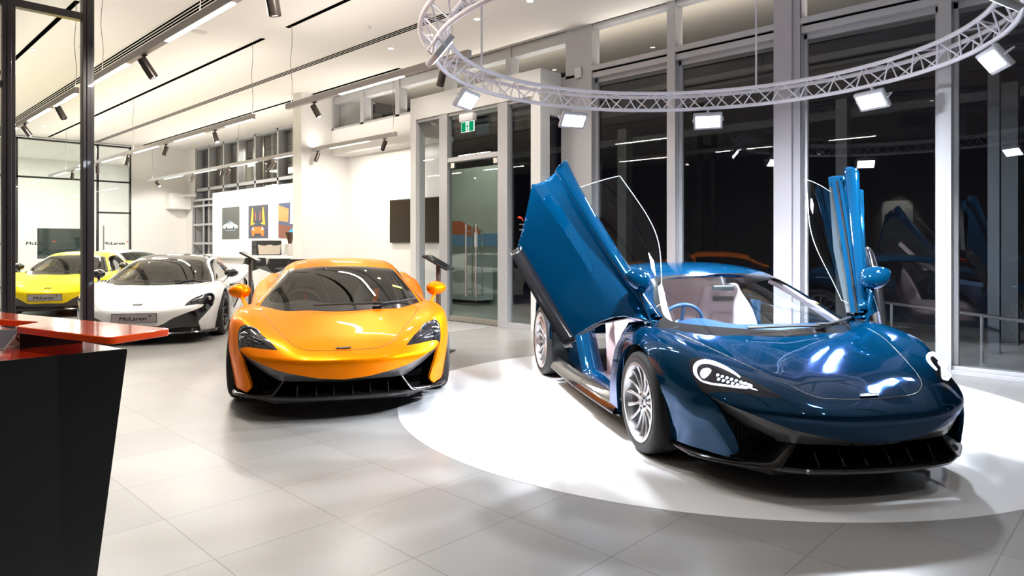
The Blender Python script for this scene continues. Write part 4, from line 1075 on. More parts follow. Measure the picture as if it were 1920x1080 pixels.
# ================================================================ light fittings
LEDBAR = emitter('led_bar', (1.0,.95,.88), 9.0)
LENS = emitter('spot_lens', (1.0,.96,.90), 14.0)
BARM = principled('bar_grey', (.50,.47,.46), .4, .2)
SPOTM = principled('spot_bronze', (.10,.085,.075), .22, .7)
CABLE = principled('cable_grey', (.35,.30,.28), .5)
def lighting_bar(x, y0, y1, segs, cables, label, z=3.415):
    root = tag(empty('lighting_bar', (x, (y0+y1)/2, z)), label, 'lighting bar', 'suspended lighting bars')
    o = lambda p: (p[0]-x, p[1]-(y0+y1)/2, p[2]-z)
    m = MB(); m.box(o((x-.03,y0,z+.004)), o((x+.03,y1,z+.088))); m.build('bar_housing', BARM, root, bevel=.002)
    for a, b in segs:
        m = MB(); m.box(o((x-.024,a,z-.002)), o((x+.024,b,z+.006))); m.build('led_strip', LEDBAR, root)
    for c in cables:
        m = MB(); wob = [(x+.012*math.sin(k*1.1), c+.010*math.sin(k*1.7+1), z+.088+(ZC-z-.088)*k/8) for k in range(9)]
        m.tube([o(p) for p in wob], .0045, 6); m.build('hanging_cable', CABLE, root, True, 60)
    for a, b in segs:     # the glow of the strip
        ld = bpy.data.lights.new('strip_light', 'AREA'); ld.shape = 'RECTANGLE'; ld.size = .045; ld.size_y = b-a; ld.energy = 30*(b-a); ld.color = (1,.93,.84)
        lo = bpy.data.objects.new('strip_light', ld); COL.objects.link(lo); lo.location = (x, (a+b)/2, z-.006)
    ld = bpy.data.lights.new('added_uplight', 'AREA'); ld.shape = 'RECTANGLE'; ld.size = .05; ld.size_y = y1-y0; ld.energy = 4.5*(y1-y0); ld.color = (1,.93,.84)     # added upward light to brighten the ceiling, not a fitting of the bars
    lo = bpy.data.objects.new('added_uplight', ld); COL.objects.link(lo); lo.location = (x, (y0+y1)/2, z+.092); lo.rotation_euler = (PI, 0, 0)
    return root
BARS = []
def far_segs(y, n, p=2.47, l=1.5): return [(y+i*p, y+i*p+l) for i in range(n)]
lighting_bar(2.5, 4.0, 10.0, [(5.77,7.35),(8.6,9.95),(4.05,4.9)], (9.6, 6.5), 'grey suspended lighting bar at upper left, nearest and brightest of all')
lighting_bar(2.5, 10.78, 25.0, [(10.80,11.35)]+far_segs(12.3,5), (10.85, 16, 22), 'grey suspended lighting bar seen behind the black steel posts')
lighting_bar(5.06, 5.58, 9.76, [(6.8,8.25)], (9.62, 5.9), 'grey suspended lighting bar running up to the white truss ring')
lighting_bar(5.06, 10.9, 25.0, [(10.92,11.98)]+far_segs(12.94,5), (10.95, 17, 23), 'long grey lighting bar above the white car, in the middle of the hall')
lighting_bar(7.72, 10.6, 24.4, [(11.51,12.96)]+far_segs(14.0,4), (10.7, 17.5, 24), 'long grey lighting bar nearest the glazing, above the bar stools', 3.40)
def spot(x, y, aim, label, z=3.41, lit=False, energy=0, s=1.0):
    """track spotlight hanging under a bar, aimed along the vector aim"""
    root = tag(empty('track_spotlight', (x, y, z)), label, 'spotlight', 'track spotlights')
    a = Vector(aim).normalized(); q = a.to_track_quat('-Z', 'Y').to_matrix().to_4x4()
    T = Matrix.Translation((0,0,-.085)) @ q
    m = MB(); m.lathe([(.0005,.045),(.040,.045),(.044,.040),(.044,-.15),(.038,-.155),(.036,-.140),(.0005,-.138)], 'z', 24); m.bm.transform(Matrix.Translation((0,0,-.085)) @ q @ Matrix.Diagonal((s,s,s,1)))
    m.build('lamp_housing', SPOTM, root, True, 35)
    m = MB(); m.lathe([(.0005,0),(.033,0)], 'z', 20); m.bm.transform(T @ Matrix.Diagonal((s,s,s,1)) @ Matrix.Translation((0,0,-.146))); m.build('lens', LENS if lit else LEDDIM, root)
    m = MB(); m.bbox((-.022,-.05,-.012),(.022,.05,.002), .004, 1); m.tube([(0,0,-.01),(0,0,-.085)], .012, 8); m.build('bracket', SATIN, root, True, 40)
    if energy:
        ld = bpy.data.lights.new('spot_beam', 'SPOT'); ld.energy = energy; ld.spot_size = math.radians(46); ld.spot_blend = .6; ld.shadow_soft_size = .04; ld.color = (1,.94,.86)
        lo = bpy.data.objects.new('spot_beam', ld); COL.objects.link(lo); lo.matrix_world = Matrix.Translation((x, y, z-.085)) @ q @ Matrix.Translation((0,0,-.16))
    return root
spot(2.5, 8.04, (.55,-.15,-.9), 'bronze cylinder spotlight under the near left bar, between its two lit strips', lit=True, energy=120, s=1.15)
spot(2.5, 5.08, (.22,.06,-1), 'bronze cylinder spotlight cut off by the top edge, nearest of all', lit=True, energy=210, s=1.15)
spot(2.5, 11.75, (.4,-.4,-1), 'spotlight seen just left of the wide black steel post')
spot(2.5, 14.1, (.5,-.2,-.8), 'spotlight glowing beside the left black steel post', lit=True)
spot(5.06, 8.94, (.35,-.45,-1), 'spotlight at the far end of the bar reaching the truss ring, lens facing out', lit=True, energy=160)
spot(5.06, 6.04, (-.22,.1,-1), 'dark spotlight right beside the left curve of the truss ring')
for y, aim, lb, lit in ((12.46,(.1,-.5,-1),'spotlight flaring above the lit end of the middle bar, in front of the rear glazing',True),(14.93,(-.25,.2,-1),'spotlight with amber reflection, second along the middle bar',False),(17.4,(-.2,.2,-1),'small amber spotlight in front of the far steel partition corner',False),(19.85,(.1,.2,-1),'small spotlight just right of the wide black steel post',False),(22.3,(0,.2,-1),'smallest spotlight, seen between the two black steel posts',False)):
    spot(5.06, y, aim, lb, lit=lit, energy=100 if y < 18 else 0)
for y, aim, lb, lit in ((10.97,(-.35,.1,-1),'spotlight near the entrance doors, above the wall screen',False),(13.49,(-.35,.1,-1),'spotlight in front of the white fin wall',False),(15.5,(-.3,.55,-.7),'left spotlight of the right-hand pair above the posters',False),(15.75,(-.35,.25,-.9),'right spotlight of the right-hand pair above the posters, lens lit',True),(18.1,(-.1,.6,-.8),'left spotlight of the far pair above the posters',True),(18.5,(.0,.5,-.9),'right spotlight of the far pair above the posters, lens glowing',True),(20.6,(-.3,.2,-1),'single spotlight in front of the roller door',False),(23.6,(.3,-.7,-.6),'spotlight flaring like a star against the far white wall',True)):
    spot(7.72, y, aim, lb, 3.395, lit)
def wash(x, y, z, target, energy, size=60):
    d = Vector(target)-Vector((x,y,z)); ld = bpy.data.lights.new('wall_wash', 'SPOT'); ld.energy = energy; ld.spot_size = math.radians(size); ld.spot_blend = .5; ld.shadow_soft_size = .05; ld.color = (1,.95,.88)
    lo = bpy.data.objects.new('wall_wash', ld); COL.objects.link(lo); lo.matrix_world = Matrix.Translation((x,y,z)) @ d.normalized().to_track_quat('-Z','Y').to_matrix().to_4x4()
# ceiling downlights
DLE = emitter('downlight_glow', (1,.96,.9), 22.0)
DL = [(6.83,9.53,1),(6.83,8.46,1),(6.83,7.37,1),(6.83,6.30,1),(4.5,22.9,0),(2.61,14.0,0),(4.5,16.5,0),(4.4,-1.0,0),(1.5,-1.5,0),(-1.5,4,0),(-1.5,9,0),(-1.5,15,0)]
DLN = ['in the row beside the glazing, farthest of four','in the row beside the glazing, second farthest','beside the glazing, third of the row, just inside the truss','beside the glazing, at the top edge of the picture','behind the left glass pane, low down','behind the upper left glass pane','high above the middle of the hall','behind the photographer on the right','behind the photographer','to the left of the desk','left of the black steel frame','far left of the hall']
for (x, y, s_), nm in zip(DL, DLN):
    r = tag(empty('ceiling_downlight', (x, y, ZC)), 'round recessed ceiling downlight ' + nm, 'downlight', 'recessed ceiling downlights')
    m = MB(); m.lathe([(.058,-.001),(.058,-.006),(.046,-.006),(.043,-.001)], 'z', 24); m.build('trim_ring', CEILW, r, True, 30)
    m = MB(); m.lathe([(.0005,-.003),(.044,-.003)], 'z', 20); m.build('lamp', DLE, r)
    ld = bpy.data.lights.new('downlight', 'SPOT'); ld.energy = 75; ld.spot_size = math.radians(125); ld.spot_blend = .8; ld.shadow_soft_size = .05; ld.color = (1,.93,.85)
    lo = bpy.data.objects.new('downlight', ld); COL.objects.link(lo); lo.location = (x, y, ZC-.02)
for x, y, lb in ((4.2,10.95,'round white ceiling speaker grille near the first bar'),(3.2,13.2,'round white ceiling speaker grille left of the black post')):
    m = MB(); m.lathe([(.0005,-.004),(.11,-.004),(.115,-.002),(.115,0)], 'z', 28, (x,y,ZC)); tag(m.build('ceiling_speaker', principled('speaker_white', (.66,.63,.60), .8), None, True, 30), lb, 'speaker')
m = MB(); m.lathe([(.0005,-.045),(.035,-.045),(.05,-.03),(.055,-.008),(.055,0)], 'z', 24, (5.9,8.83,ZC)); tag(m.build('smoke_detector', CEILW, None, True, 30), 'small round smoke detector on the white ceiling', 'detector')
m = MB(); m.bbox((8.155,6.47,3.90),(8.188,6.60,4.06), .006, 1); tag(m.build('motion_detector', principled('sensor_white', (.7,.7,.7), .4)), 'small white sensor box on the window post beside the portal', 'sensor')
m = MB(); m.ellipsoid((7.86,9.62,3.55), (.07,.07,.05)); tag(m.build('dome_camera', CEILW, None, True), 'small white dome camera under the portal head', 'camera')
# ================================================================ truss ring with floods
TC = floor_pt(1.61, 5.91); TCX, TCY = float(TC[0]), float(TC[1])
TRW = principled('truss_white', (.80,.77,.82), .35)
tr = tag(empty('lighting_truss', (TCX, TCY, 2.95)), 'round white lattice truss hanging above the blue car', 'truss')
z0, z1 = 0.012, .19
for R, z, n in ((2.28,z0,'lower_chord'),(2.17,z1,'inner_chord'),(2.39,z1,'outer_chord')):
    m = MB(); m.ring_tube((0,0,z), R, .021, 128, 10); m.build(n, TRW, tr, True, 60)
NB = 46
for k in range(NB):
    a0, a1, a2 = 2*PI*k/NB, 2*PI*(k+.5)/NB, 2*PI*(k+1)/NB
    P = lambda R, z, a: (R*math.cos(a), R*math.sin(a), z)
    m = MB()
    for Ru, sh in ((2.17, 0), (2.39, PI/NB)):      # the two inclined faces are half a step apart
        m.tube([P(2.28,z0,a0+sh), P(Ru,z1,a1+sh), P(2.28,z0,a2+sh)], .0085, 6)
    if k % 2 == 0: m.tube([P(2.17,z1,a1), P(2.39,z1,a1+PI/NB), P(2.17,z1,a1+2*PI/NB)], .008, 6)
    m.build('brace', TRW, tr, True, 50)
for k, a in enumerate((math.radians(12), math.radians(102), math.radians(192), math.radians(282))):
    m = MB(); m.tube([(2.28*math.cos(a), 2.28*math.sin(a), z1+.0),(2.28*math.cos(a), 2.28*math.sin(a), ZC-2.95)], .011, 8); m.tube([(2.28*math.cos(a), 2.28*math.sin(a), 1.25),(2.28*math.cos(a), 2.28*math.sin(a), ZC-2.95)], .018, 8)
    m.tube([(2.17*math.cos(a), 2.17*math.sin(a), z1),(2.39*math.cos(a), 2.39*math.sin(a), z1)], .018, 8); m.build('hanging_rod', TRW, tr, True, 50)
FLE = emitter('flood_glow', (.80,.88,1.0), 60.0)
FLN = {109:'at the left end of the truss, facing the blue car',67:'second from the left under the far side of the truss',25.7:'midway along the far side of the truss, above the windscreen',-20:'right of the middle flood, before the big windows',-59:'at the upper right corner on the truss',153.6:'seen edge-on at the left curve of the truss',-103:'on the near right side of the truss, out of the frame',-149:'on the near left side of the truss, out of the frame'}
for deg, nm in FLN.items():
    a = math.radians(deg); px_, py_ = TCX+2.27*math.cos(a), TCY+2.27*math.sin(a); zz = 2.80
    r = tag(empty('flood_spotlight', (px_, py_, zz)), 'white rectangular flood light ' + nm, 'flood light', 'flood lights on the truss')
    tilt = math.radians(46 if deg < -90 else 52)
    M = Matrix.Rotation(a, 4, 'Z') @ Matrix.Rotation(tilt, 4, 'Y')      # local -Z = beam, leaning inwards
    m = MB(); m.bbox((-.105,-.165,-.0),(.105,.165,.05), .014, 2); m.bm.transform(M); m.build('flood_housing', principled('flood_white', (.42,.42,.44), .4), r, True, 40)
    m = MB(); m.box((-.07,-.135,-.004),(.07,.135,.002)); m.bm.transform(M); m.build('led_panel', FLE, r)
    m = MB(); m.tube([(0,.172,.02),(0,.172,.10),(0,-.172,.10),(0,-.172,.02)], .008, 6); m.bm.transform(M); m.tube([tuple(M @ Vector((0,0,.10))),(0,0,.15)], .014, 8); m.build('flood_bracket', TRW, r, True, 40)
    ld = bpy.data.lights.new('flood', 'AREA'); ld.shape = 'RECTANGLE'; ld.size = .14; ld.size_y = .27; ld.energy = 100 if deg < -90 else 84; ld.color = (.86,.91,1.0); ld.spread = math.radians(88)
    lo = bpy.data.objects.new('flood', ld); COL.objects.link(lo); lo.matrix_world = Matrix.Translation((px_, py_, zz)) @ M @ Matrix.Translation((0,0,-.012))
# ================================================================ the white disc
m = MB(); m.lathe([(.0005,.002),(2.640,.002),(2.645,.0015),(2.645,.0)], 'z', 160, (float(floor_pt(1.68,5.92)[0]), float(floor_pt(1.68,5.92)[1]), 0)); 
tag(m.build('display_disc', principled('disc_white', (.93,.93,.935), .07, 0, 0, spec=.6), None, True, 30), 'round glossy white disc on the floor under the blue car', 'platform')
# ================================================================ black steel frame at the left
fr = tag(empty('steel_frame', (1.6, 8.03, 0)), 'tall black steel glazed frame standing behind the desk', 'partition')
def at_y(sx, Y): t = Y/(FWD[1]+RGT[1]*(sx-960)/1270); return t*(FWD[0]+RGT[0]*(sx-960)/1270), t
Y0 = 8.03
x1, d1 = at_y(163.5, Y0); x2, d2 = at_y(15, Y0)
w = .052
for nm, xc in (('frame_post', x1), ('frame_post', x2)):
    m = MB(); m.box((xc-w-1.6,-w,0),(xc+w-1.6,w,ZC)); m.box((xc-w*.35-1.6,-w-.012,0),(xc+w*.35-1.6,-w,ZC)); m.build(nm, STEELBLK, fr, bevel=.004)
zr = CAM_H + (457-38)/1270*d1
m = MB(); m.box((x2-1.2-1.6,-.045,zr-.02),(x1-1.6,.045,zr+.055)); m.build('frame_rail', STEELBLK, fr, bevel=.003)
z2 = CAM_H + (457-160)/1270*d2
m = MB(); m.box((x2-1.2-1.6,-.04,z2-.03),(x2-1.6,.04,z2+.03)); m.build('frame_rail', STEELBLK, fr, bevel=.003)
for a, b in ((x2+w, x1-w), (x2-1.2, x2-w)):
    g = MB(); g.poly([(a-1.6,.0,.02),(b-1.6,.0,.02),(b-1.6,.0,ZC),(a-1.6,.0,ZC)]); g.build('glass_panel', GLASSF, fr, recalc=False)
# ================================================================ desk
DESKO = principled('lacquer_orange', (.98,.085,.001), .12, 0, .8)
DESKB = principled('desk_black', (.010,.010,.012), .30, 0, .0)
DESKR = principled('lacquer_red', (.55,.030,.004), .16, 0, .8)
dk = tag(empty('reception_desk', (.2, 3.0, 0)), 'black reception desk with a thick glossy orange counter slab', 'desk')
def rel(p, z): return (p[0]-.2, p[1]-3.0)
slab = [(.872,2.517),(.65,2.415),(.500,3.00),(.598,3.09),(.25,3.92),(.43,4.15)]
def round_poly(pts, r, n=5):
    out = []
    for i in range(len(pts)):
        p0, p1, p2 = Vector(pts[i-1]), Vector(pts[i]), Vector(pts[(i+1) % len(pts)])
        a = (p0-p1).normalized(); b = (p2-p1).normalized(); A = p1+a*r; B = p1+b*r
        for k in range(n+1):
            t = k/n; q = A*(1-t)**2 + p1*2*t*(1-t) + B*t*t; out.append((q.x, q.y))
    return out
m = MB(); m.prism([rel(p,0) for p in round_poly(slab, .03)], 1.028, 1.052, 'z'); m.build('counter_slab', DESKO, dk, True, 30, bevel=.004)
body_t = [(.79,2.722),(.60,3.9),(-1.2,3.9),(-1.2,2.722)]; body_b = [(.672,2.722),(.50,3.9),(-1.2,3.9),(-1.2,2.722)]
m = MB(); a_ = [m.bm.verts.new((*rel(p,0), .962)) for p in body_t]; b_ = [m.bm.verts.new((*rel(p,0), 0)) for p in body_b]
m._f(list(reversed(b_))); [m._f([a_[i], a_[(i+1)%4], b_[(i+1)%4], b_[i]]) for i in range(4)]; m._f(a_)
m.build('desk_body', DESKB, dk)
m = MB(); m.prism([rel(p,0) for p in ((.782,2.735),(.60,3.88),(-1.19,3.88),(-1.19,2.735))], .9625, .966, 'z'); m.build('work_surface', DESKR, dk)
m = MB(); m.box((-1.4,-.279,.962),(.588,-.270,.969)); m.build('desk_edge', DESKB, dk)
m = MB(); m.box((.22+.10,-.10+.12,.966),(.22+.30,.02+.16,1.028)); m.build('slab_support', DESKB, dk)
tb = tag(empty('tablet', (.43,3.02,.967)), 'tablet propped on a small stand on the red desk surface', 'tablet')
sl = MB(); sl.bbox((-.10,-.07,-.004),(.10,.07,.004), .004, 1)
aw = Vector((.166,.986,0)); aw = Matrix.Rotation(math.radians(-22), 3, 'Z') @ aw; tu = aw*math.cos(.42) + Vector((0,0,1))*math.sin(.42); tr_ = Vector((aw.y,-aw.x,0)); tn = tr_.cross(tu)
TM = Matrix.Translation((-.02,0,.04)) @ Matrix(((tr_.x,tu.x,tn.x,0),(tr_.y,tu.y,tn.y,0),(tr_.z,tu.z,tn.z,0),(0,0,0,1)))
sl.bm.transform(TM); sl.build('tablet_case', principled('tablet_silver', (.45,.45,.46), .3, .8), tb)
sl = MB(); sl.box((-.092,-.062,.004),(.092,.062,.0048)); sl.bm.transform(TM); sl.build('screen', principled('tablet_screen', (.05,.045,.06), .1, 0, .5), tb)
sl = MB(); sl.tube([tuple(TM @ Vector((.08,.05,-.006))), tuple(TM @ Vector((.08,.05,-.006)) + Vector((.03,.05,-.055))), tuple(TM @ Vector((-.08,.05,-.006)) + Vector((.03,.05,-.055))), tuple(TM @ Vector((-.08,.05,-.006)))], .004, 6); sl.build('tablet_stand', MATS['tablet_silver'], tb)
# ================================================================ information stands
def info_stand(lat, dep, zt, wdt, yaw, label):
    p = floor_pt(lat, dep); r = tag(empty('information_stand', (float(p[0]), float(p[1]), 0), yaw), label, 'stand', 'information stands')
    m = MB(); m.bbox((-.022,-.03,.012),(.022,.03,zt-.03), .004, 1); m.build('stand_post', principled('stand_bronze', (.10,.075,.065), .35, .4), r)
    m = MB(); m.bbox((-.16,-.19,0),(.16,.19,.014), .004, 1); m.build('stand_base', SATIN, r)
    T = Matrix.Translation((0,0,zt)) @ Matrix.Rotation(math.radians(28), 4, 'Y')
    m = MB(); m.bbox((-wdt/2,-.15,-.012),(wdt/2,.15,.014), .005, 1); m.bm.transform(T); m.build('display_head', SATIN, r)
    m = MB(); m.box((-wdt/2+.02,-.13,.0142),(wdt/2-.02,.13,.0150)); m.bm.transform(T); m.build('screen', principled('dead_screen', (.012,.012,.014), .08, 0, .3), r)
view = math.atan2(RGT[1], RGT[0])
info_stand((469.5-960)/1270*10.3, 10.3, 1.15, .29, view+.15, 'dark information stand with tilted head left of the orange car, before the stools')
info_stand((822-960)/1270*8.4, 8.4, 1.115, .36, view-.25, 'dark information stand with tilted head right of the orange car, before the glass doors')
# ================================================================ coffee bar
LAM = principled('bar_white', (.80,.80,.80), .18, 0, .3)
cb = tag(empty('coffee_bar', (7.9, 17.1, 0)), 'long white coffee bar counter along the poster wall', 'counter')
m = MB(); m.bbox((-.42,-3.0,.98),(.62,3.05,1.055), .012, 2); m.build('bar_top', LAM, cb, True, 40)
m = MB(); m.box((-.25,-2.9,.08),(.55,2.98,.98)); m.build('bar_front', LAM, cb)
m = MB(); m.box((-.20,-2.85,0),(.5,2.9,.08)); m.build('kickboard', SATIN, cb)
m = MB(); m.box((8.70,14.09,0),(8.80,21.6,2.94)); structure(m.build('wall_poster', WHITE))
def stool(x, y, label):
    r = tag(empty('bar_stool', (x, y, 0), 0.0), label, 'bar stool', 'bar stools at the coffee bar')
    m = MB(); pts = dict(A=(-.06,-.06,1.03), B=(.40,.0,1.03), C=(.41,.04,.83), D=(.02,.0,.685), E=(-.43,.06,.835), F=(.02,.40,.82), G=(-.17,.10,.875), H=(.06,.10,.80))
    v = {k: m.bm.verts.new(p) for k, p in pts.items()}
    for f in ('ABCD','AGED'[0:1]+'DEG','AGH','AHB','GEFH','BHF','BFC','EDF','DCF'):
        m._f([v[k] for k in f])
    m.build('seat_shell', SATIN, r, bevel=.012)
    m = MB(); m.tube([(0,0,.02),(0,0,.72)], .028, 14); m.build('stool_stem', principled('stool_steel', (.55,.53,.50), .2, .9), r, True, 40)
    m = MB(); m.lathe([(.0005,.025),(.05,.022),(.21,.008),(.215,0)], 'z', 28); m.build('stool_base', MATS['stool_steel'], r, True, 30)
    m = MB(); m.tube([(-.16,-.13,.33),(-.19,0,.33),(-.16,.13,.33)], .010, 8); m.tube([(-.18,0,.33),(0,0,.33)], .010, 8); m.build('footrest', MATS['stool_steel'], r, True, 40)
    return r
for sx, lb in ((466,'black bar stool behind the information stand, farthest of three'),(511,'black bar stool in the middle of the row at the coffee bar'),(548,'black bar stool half hidden by the orange car roof')):
    t = 7.0/(FWD[0]+RGT[0]*(sx-960)/1270); stool(7.0, t*(FWD[1]+RGT[1]*(sx-960)/1270), lb).rotation_euler[2] = view
cm = tag(empty('coffee_machine', (8.25, 16.75, 1.055)), 'black and beige espresso machine on the white bar', 'coffee machine')
t1 = 8.2/(FWD[0]+RGT[0]*(500-960)/1270); cm.location = (8.2, t1*(FWD[1]+RGT[1]*(500-960)/1270), 1.055)
m = MB(); m.bbox((-.24,-.55,.0),(.24,.55,.60), .03, 2); m.build('machine_body', SATIN, cm)
m = MB(); m.prism([(-.46,.03),(.46,.03),(.50,.44),(.30,.40),(-.30,.40),(-.50,.44)], -.275, -.235, 'x'); m.build('back_panel', principled('machine_beige', (.42,.36,.29), .4), cm)
m = MB(); m.bbox((-.27,-.57,.60),(.27,.57,.63), .008, 1); m.build('cup_tray', principled('machine_steel', (.55,.53,.5), .3, .8), cm)
m = MB(); m.bbox((-.282,-.12,.40),(-.276,.12,.43), .002, 1); m.build('name_strip', MATS['machine_steel'], cm); cm.rotation_euler[2] = PI/2; cm.scale = (.62,.62,.62)
m = MB(); m.tube([(-.1,.56,.35),(-.1,.68,.36)], .02, 8); m.tube([(-.1,.60,.1),(-.1,.63,.30)], .012, 8); m.build('steam_tap', SATIN, cm)
gr = tag(empty('coffee_grinder', (8.2, 14.75, 1.055)), 'steel coffee grinder with dark bean hopper beside the white fin wall', 'grinder')
t1 = 8.15/(FWD[0]+RGT[0]*(544-960)/1270); gr.location = (8.15, t1*(FWD[1]+RGT[1]*(544-960)/1270), 1.055)
m = MB(); m.bbox((-.10,-.09,0),(.10,.09,.30), .02, 2); m.build('grinder_body', MATS['machine_steel'], gr)
m = MB(); m.lathe([(.05,.30),(.05,.34),(.12,.55),(.12,.58),(.0005,.585)], 'z', 20); m.build('bean_hopper', principled('hopper_brown', (.05,.025,.015), .15), gr, True, 40)
# posters
def flat(poly, z, mat, name, parent, T):
    m = MB(); m.prism(poly, z, z+.0015, 'z'); m.bm.transform(T); return m.build(name, mat, parent)
def car_side(x0, w, y0, h): return [(x0+w*u, y0+h*v) for u, v in ((0,.15),(.0,.4),(.06,.62),(.22,.72),(.38,1),(.58,1),(.76,.68),(.95,.52),(1,.3),(.98,.14),(.86,.12),(.83,.02),(.74,.02),(.70,.12),(.30,.12),(.27,.02),(.17,.02),(.13,.12))]
def poster(y, z, w, h, label, kind):
    T = Matrix(((0,0,-1,8.698),(-1,0,0,y),(0,1,0,z),(0,0,0,1)))
    P = lambda n, c, r=.5: principled('print_'+n, srgb(*c), r)
    m = MB(); m.box((-w/2,-h/2,0),(w/2,h/2,.012)); m.bm.transform(T); o = tag(m.build('framed_picture', P('grey',(78,80,78)) if kind == 0 else P('slate',(58,62,76)) if kind == 1 else P('dusk',(70,80,110))), label, 'poster', 'posters on the white wall')
    b = .0125
    if kind == 0:
        flat(car_side(-w*.44,w*.88,-.18,.22), b, P('white',(235,240,245)), 'printed_car', o, T)
        flat([(-.25,-.02),(-.12,.06),(.02,.07),(.10,.0),(-.05,-.02)], b+.002, P('glass',(120,135,150)), 'printed_window', o, T)
        for u in (-.27,.25): flat([(u+.055*math.cos(k*PI/8), -.15+.055*math.sin(k*PI/8)) for k in range(16)], b+.002, P('tyre',(40,44,52)), 'printed_wheel', o, T)
        flat([(-.4,-.22),(.40,-.22),(.3,-.205),(-.3,-.205)], b, P('shine',(170,200,220)), 'printed_reflection', o, T)
    elif kind == 1:
        flat([(-w/2,-h/2),(w/2,-h/2),(w/2,-.12),(-w/2,-.12)], b, P('navy',(62,66,88)), 'printed_floor', o, T)
        for s in (-1,1):
            flat([(s*.12,-.05),(s*.45,-.10),(s*.44,.0),(s*.36,.38),(s*.30,.42),(s*.27,.20),(s*.30,-.02)], b+.001, P('amber',(250,170,40)), 'printed_door', o, T)
            flat([(s*.10,.02),(s*.14,-.02),(s*.17,.26),(s*.15,.30)], b+.001, P('redorange',(240,110,50)), 'printed_door_edge', o, T)
        flat([(-.37,-.40),(.37,-.40),(.39,-.24),(.30,-.14),(-.30,-.14),(-.39,-.24)], b+.002, P('orange',(245,110,25)), 'printed_car', o, T)
        flat([(-.22,-.14),(.22,-.14),(.13,.05),(-.13,.05)], b+.003, P('smoke',(45,60,80)), 'printed_window', o, T)
        for s in (-1,1): flat([(s*.36,-.22),(s*.20,-.25),(s*.30,-.15)], b+.004, P('white',(235,240,245)), 'printed_lamp', o, T)
        flat([(-.24,-.40),(.24,-.40),(.18,-.33),(-.18,-.33)], b+.004, P('tyre',(40,44,52)), 'printed_grille', o, T)
    else:
        flat([(-w/2,.0),(-.05,-.05),(-.02,.30),(-w/2,.42)], b, P('building',(190,140,80)), 'printed_building', o, T)
        flat([(.05,-.1),(.22,-.1),(.20,h/2),(.08,h/2)], b, P('sky',(225,225,235)), 'printed_sky', o, T)
        flat([(-w/2,-h/2),(w/2,-h/2),(w/2,-.2),(-w/2,-.1)], b, P('street',(120,70,50)), 'printed_street', o, T)
        flat(car_side(-.05,.48,-.40,.18), b+.001, P('cyan',(40,150,205)), 'printed_car', o, T)
    return o
poster(20.27, 1.97, 1.19, .96, 'grey framed picture of a white sports car on the white wall', 0)
poster(18.45, 1.97, 1.18, .93, 'picture of an orange car with raised doors above the coffee machine', 1)
poster(16.64, 1.97, 1.18, .93, 'picture of a blue car in a street, partly behind the white fin wall', 2)
# wall screen, mat, exit sign
m = MB(); m.bbox((8.545,10.2,1.372),(8.608,11.968,2.28), .006, 1); sc = tag(m.build('wall_screen', SATIN), 'large black switched-off screen on the recess wall beside the portal', 'screen')
m = MB(); m.box((8.5435,10.22,1.39),(8.5445,11.95,2.262)); m.build('screen_glass', principled('tv_glass', (.030,.022,.012), .06, 0, .5), sc)
m = MB(); m.bbox((6.62,7.85,0.0),(7.62,9.15,.008), .003, 1)
MATM = principled('mat_grey', (.30,.30,.30), .95); nt = MATM.node_tree; no = nt.nodes.new('ShaderNodeTexNoise'); no.inputs['Scale'].default_value = 90; cr = nt.nodes.new('ShaderNodeValToRGB'); cr.color_ramp.elements[0].color = (.16,.16,.16,1); cr.color_ramp.elements[1].color = (.46,.46,.45,1); tc = nt.nodes.new('ShaderNodeTexCoord'); nt.links.new(tc.outputs['Object'], no.inputs['Vector']); nt.links.new(no.outputs['Fac'], cr.inputs['Fac']); nt.links.new(cr.outputs['Color'], nt.nodes['Principled BSDF'].inputs['Base Color'])
tag(m.build('door_mat', MATM), 'grey fleck doormat in front of the glass doors', 'mat')
EX = (7.62, 8.45, 3.40)
ex = tag(empty('exit_sign', EX), 'green and white running man exit sign at the portal head', 'exit sign')
m = MB(); m.bbox((-.05,-.17,.0),(.05,.17,.13), .012, 2); m.build('sign_housing', principled('sign_white', (.78,.77,.75), .4), ex, True, 40)
m = MB(); m.box((-.008,-.16,-.175),(.008,.16,.0)); m.build('sign_panel', emitter('sign_glow', (.85,1,.92), .9), ex)
TX = Matrix(((0,0,-1,-.0085),(-1,0,0,0),(0,1,0,-.088),(0,0,0,1)))
GRN = emitter('sign_green', (.005,.33,.13), .8); WHE = MATS['sign_glow']
b = MB(); b.prism([(-.15,-.08),(-.045,-.08),(-.045,.08),(-.15,.08)], 0, .001, 'z'); b.bm.transform(TX); b.build('sign_field', GRN, ex)
b = MB(); b.prism([(.045,-.08),(.15,-.08),(.15,.08),(.045,.08)], 0, .001, 'z'); b.bm.transform(TX); b.build('sign_field', GRN, ex)
b = MB()
for pl in ([(-.012,.03),(.012,.02),(.016,-.02),(-.002,-.03),(-.014,0)], [(.012,-.02),(.028,-.045),(.022,-.075),(.012,-.072),(.014,-.048),(-.002,-.03)], [(-.002,-.03),(-.012,-.05),(-.036,-.06),(-.036,-.070),(-.006,-.062),(.008,-.03)], [(-.010,.028),(-.034,.012),(-.030,-.012),(-.022,-.010),(-.024,.006),(-.008,.016)], [(.010,.020),(.030,.004),(.042,.010),(.040,.018),(.030,.014),(.014,.028)], [(.004+.013*math.cos(k*PI/6), .05+.013*math.sin(k*PI/6)) for k in range(12)]):
    b.prism(pl, 0, .001, 'z')
b.bm.transform(TX); b.build('running_figure', GRN, ex)
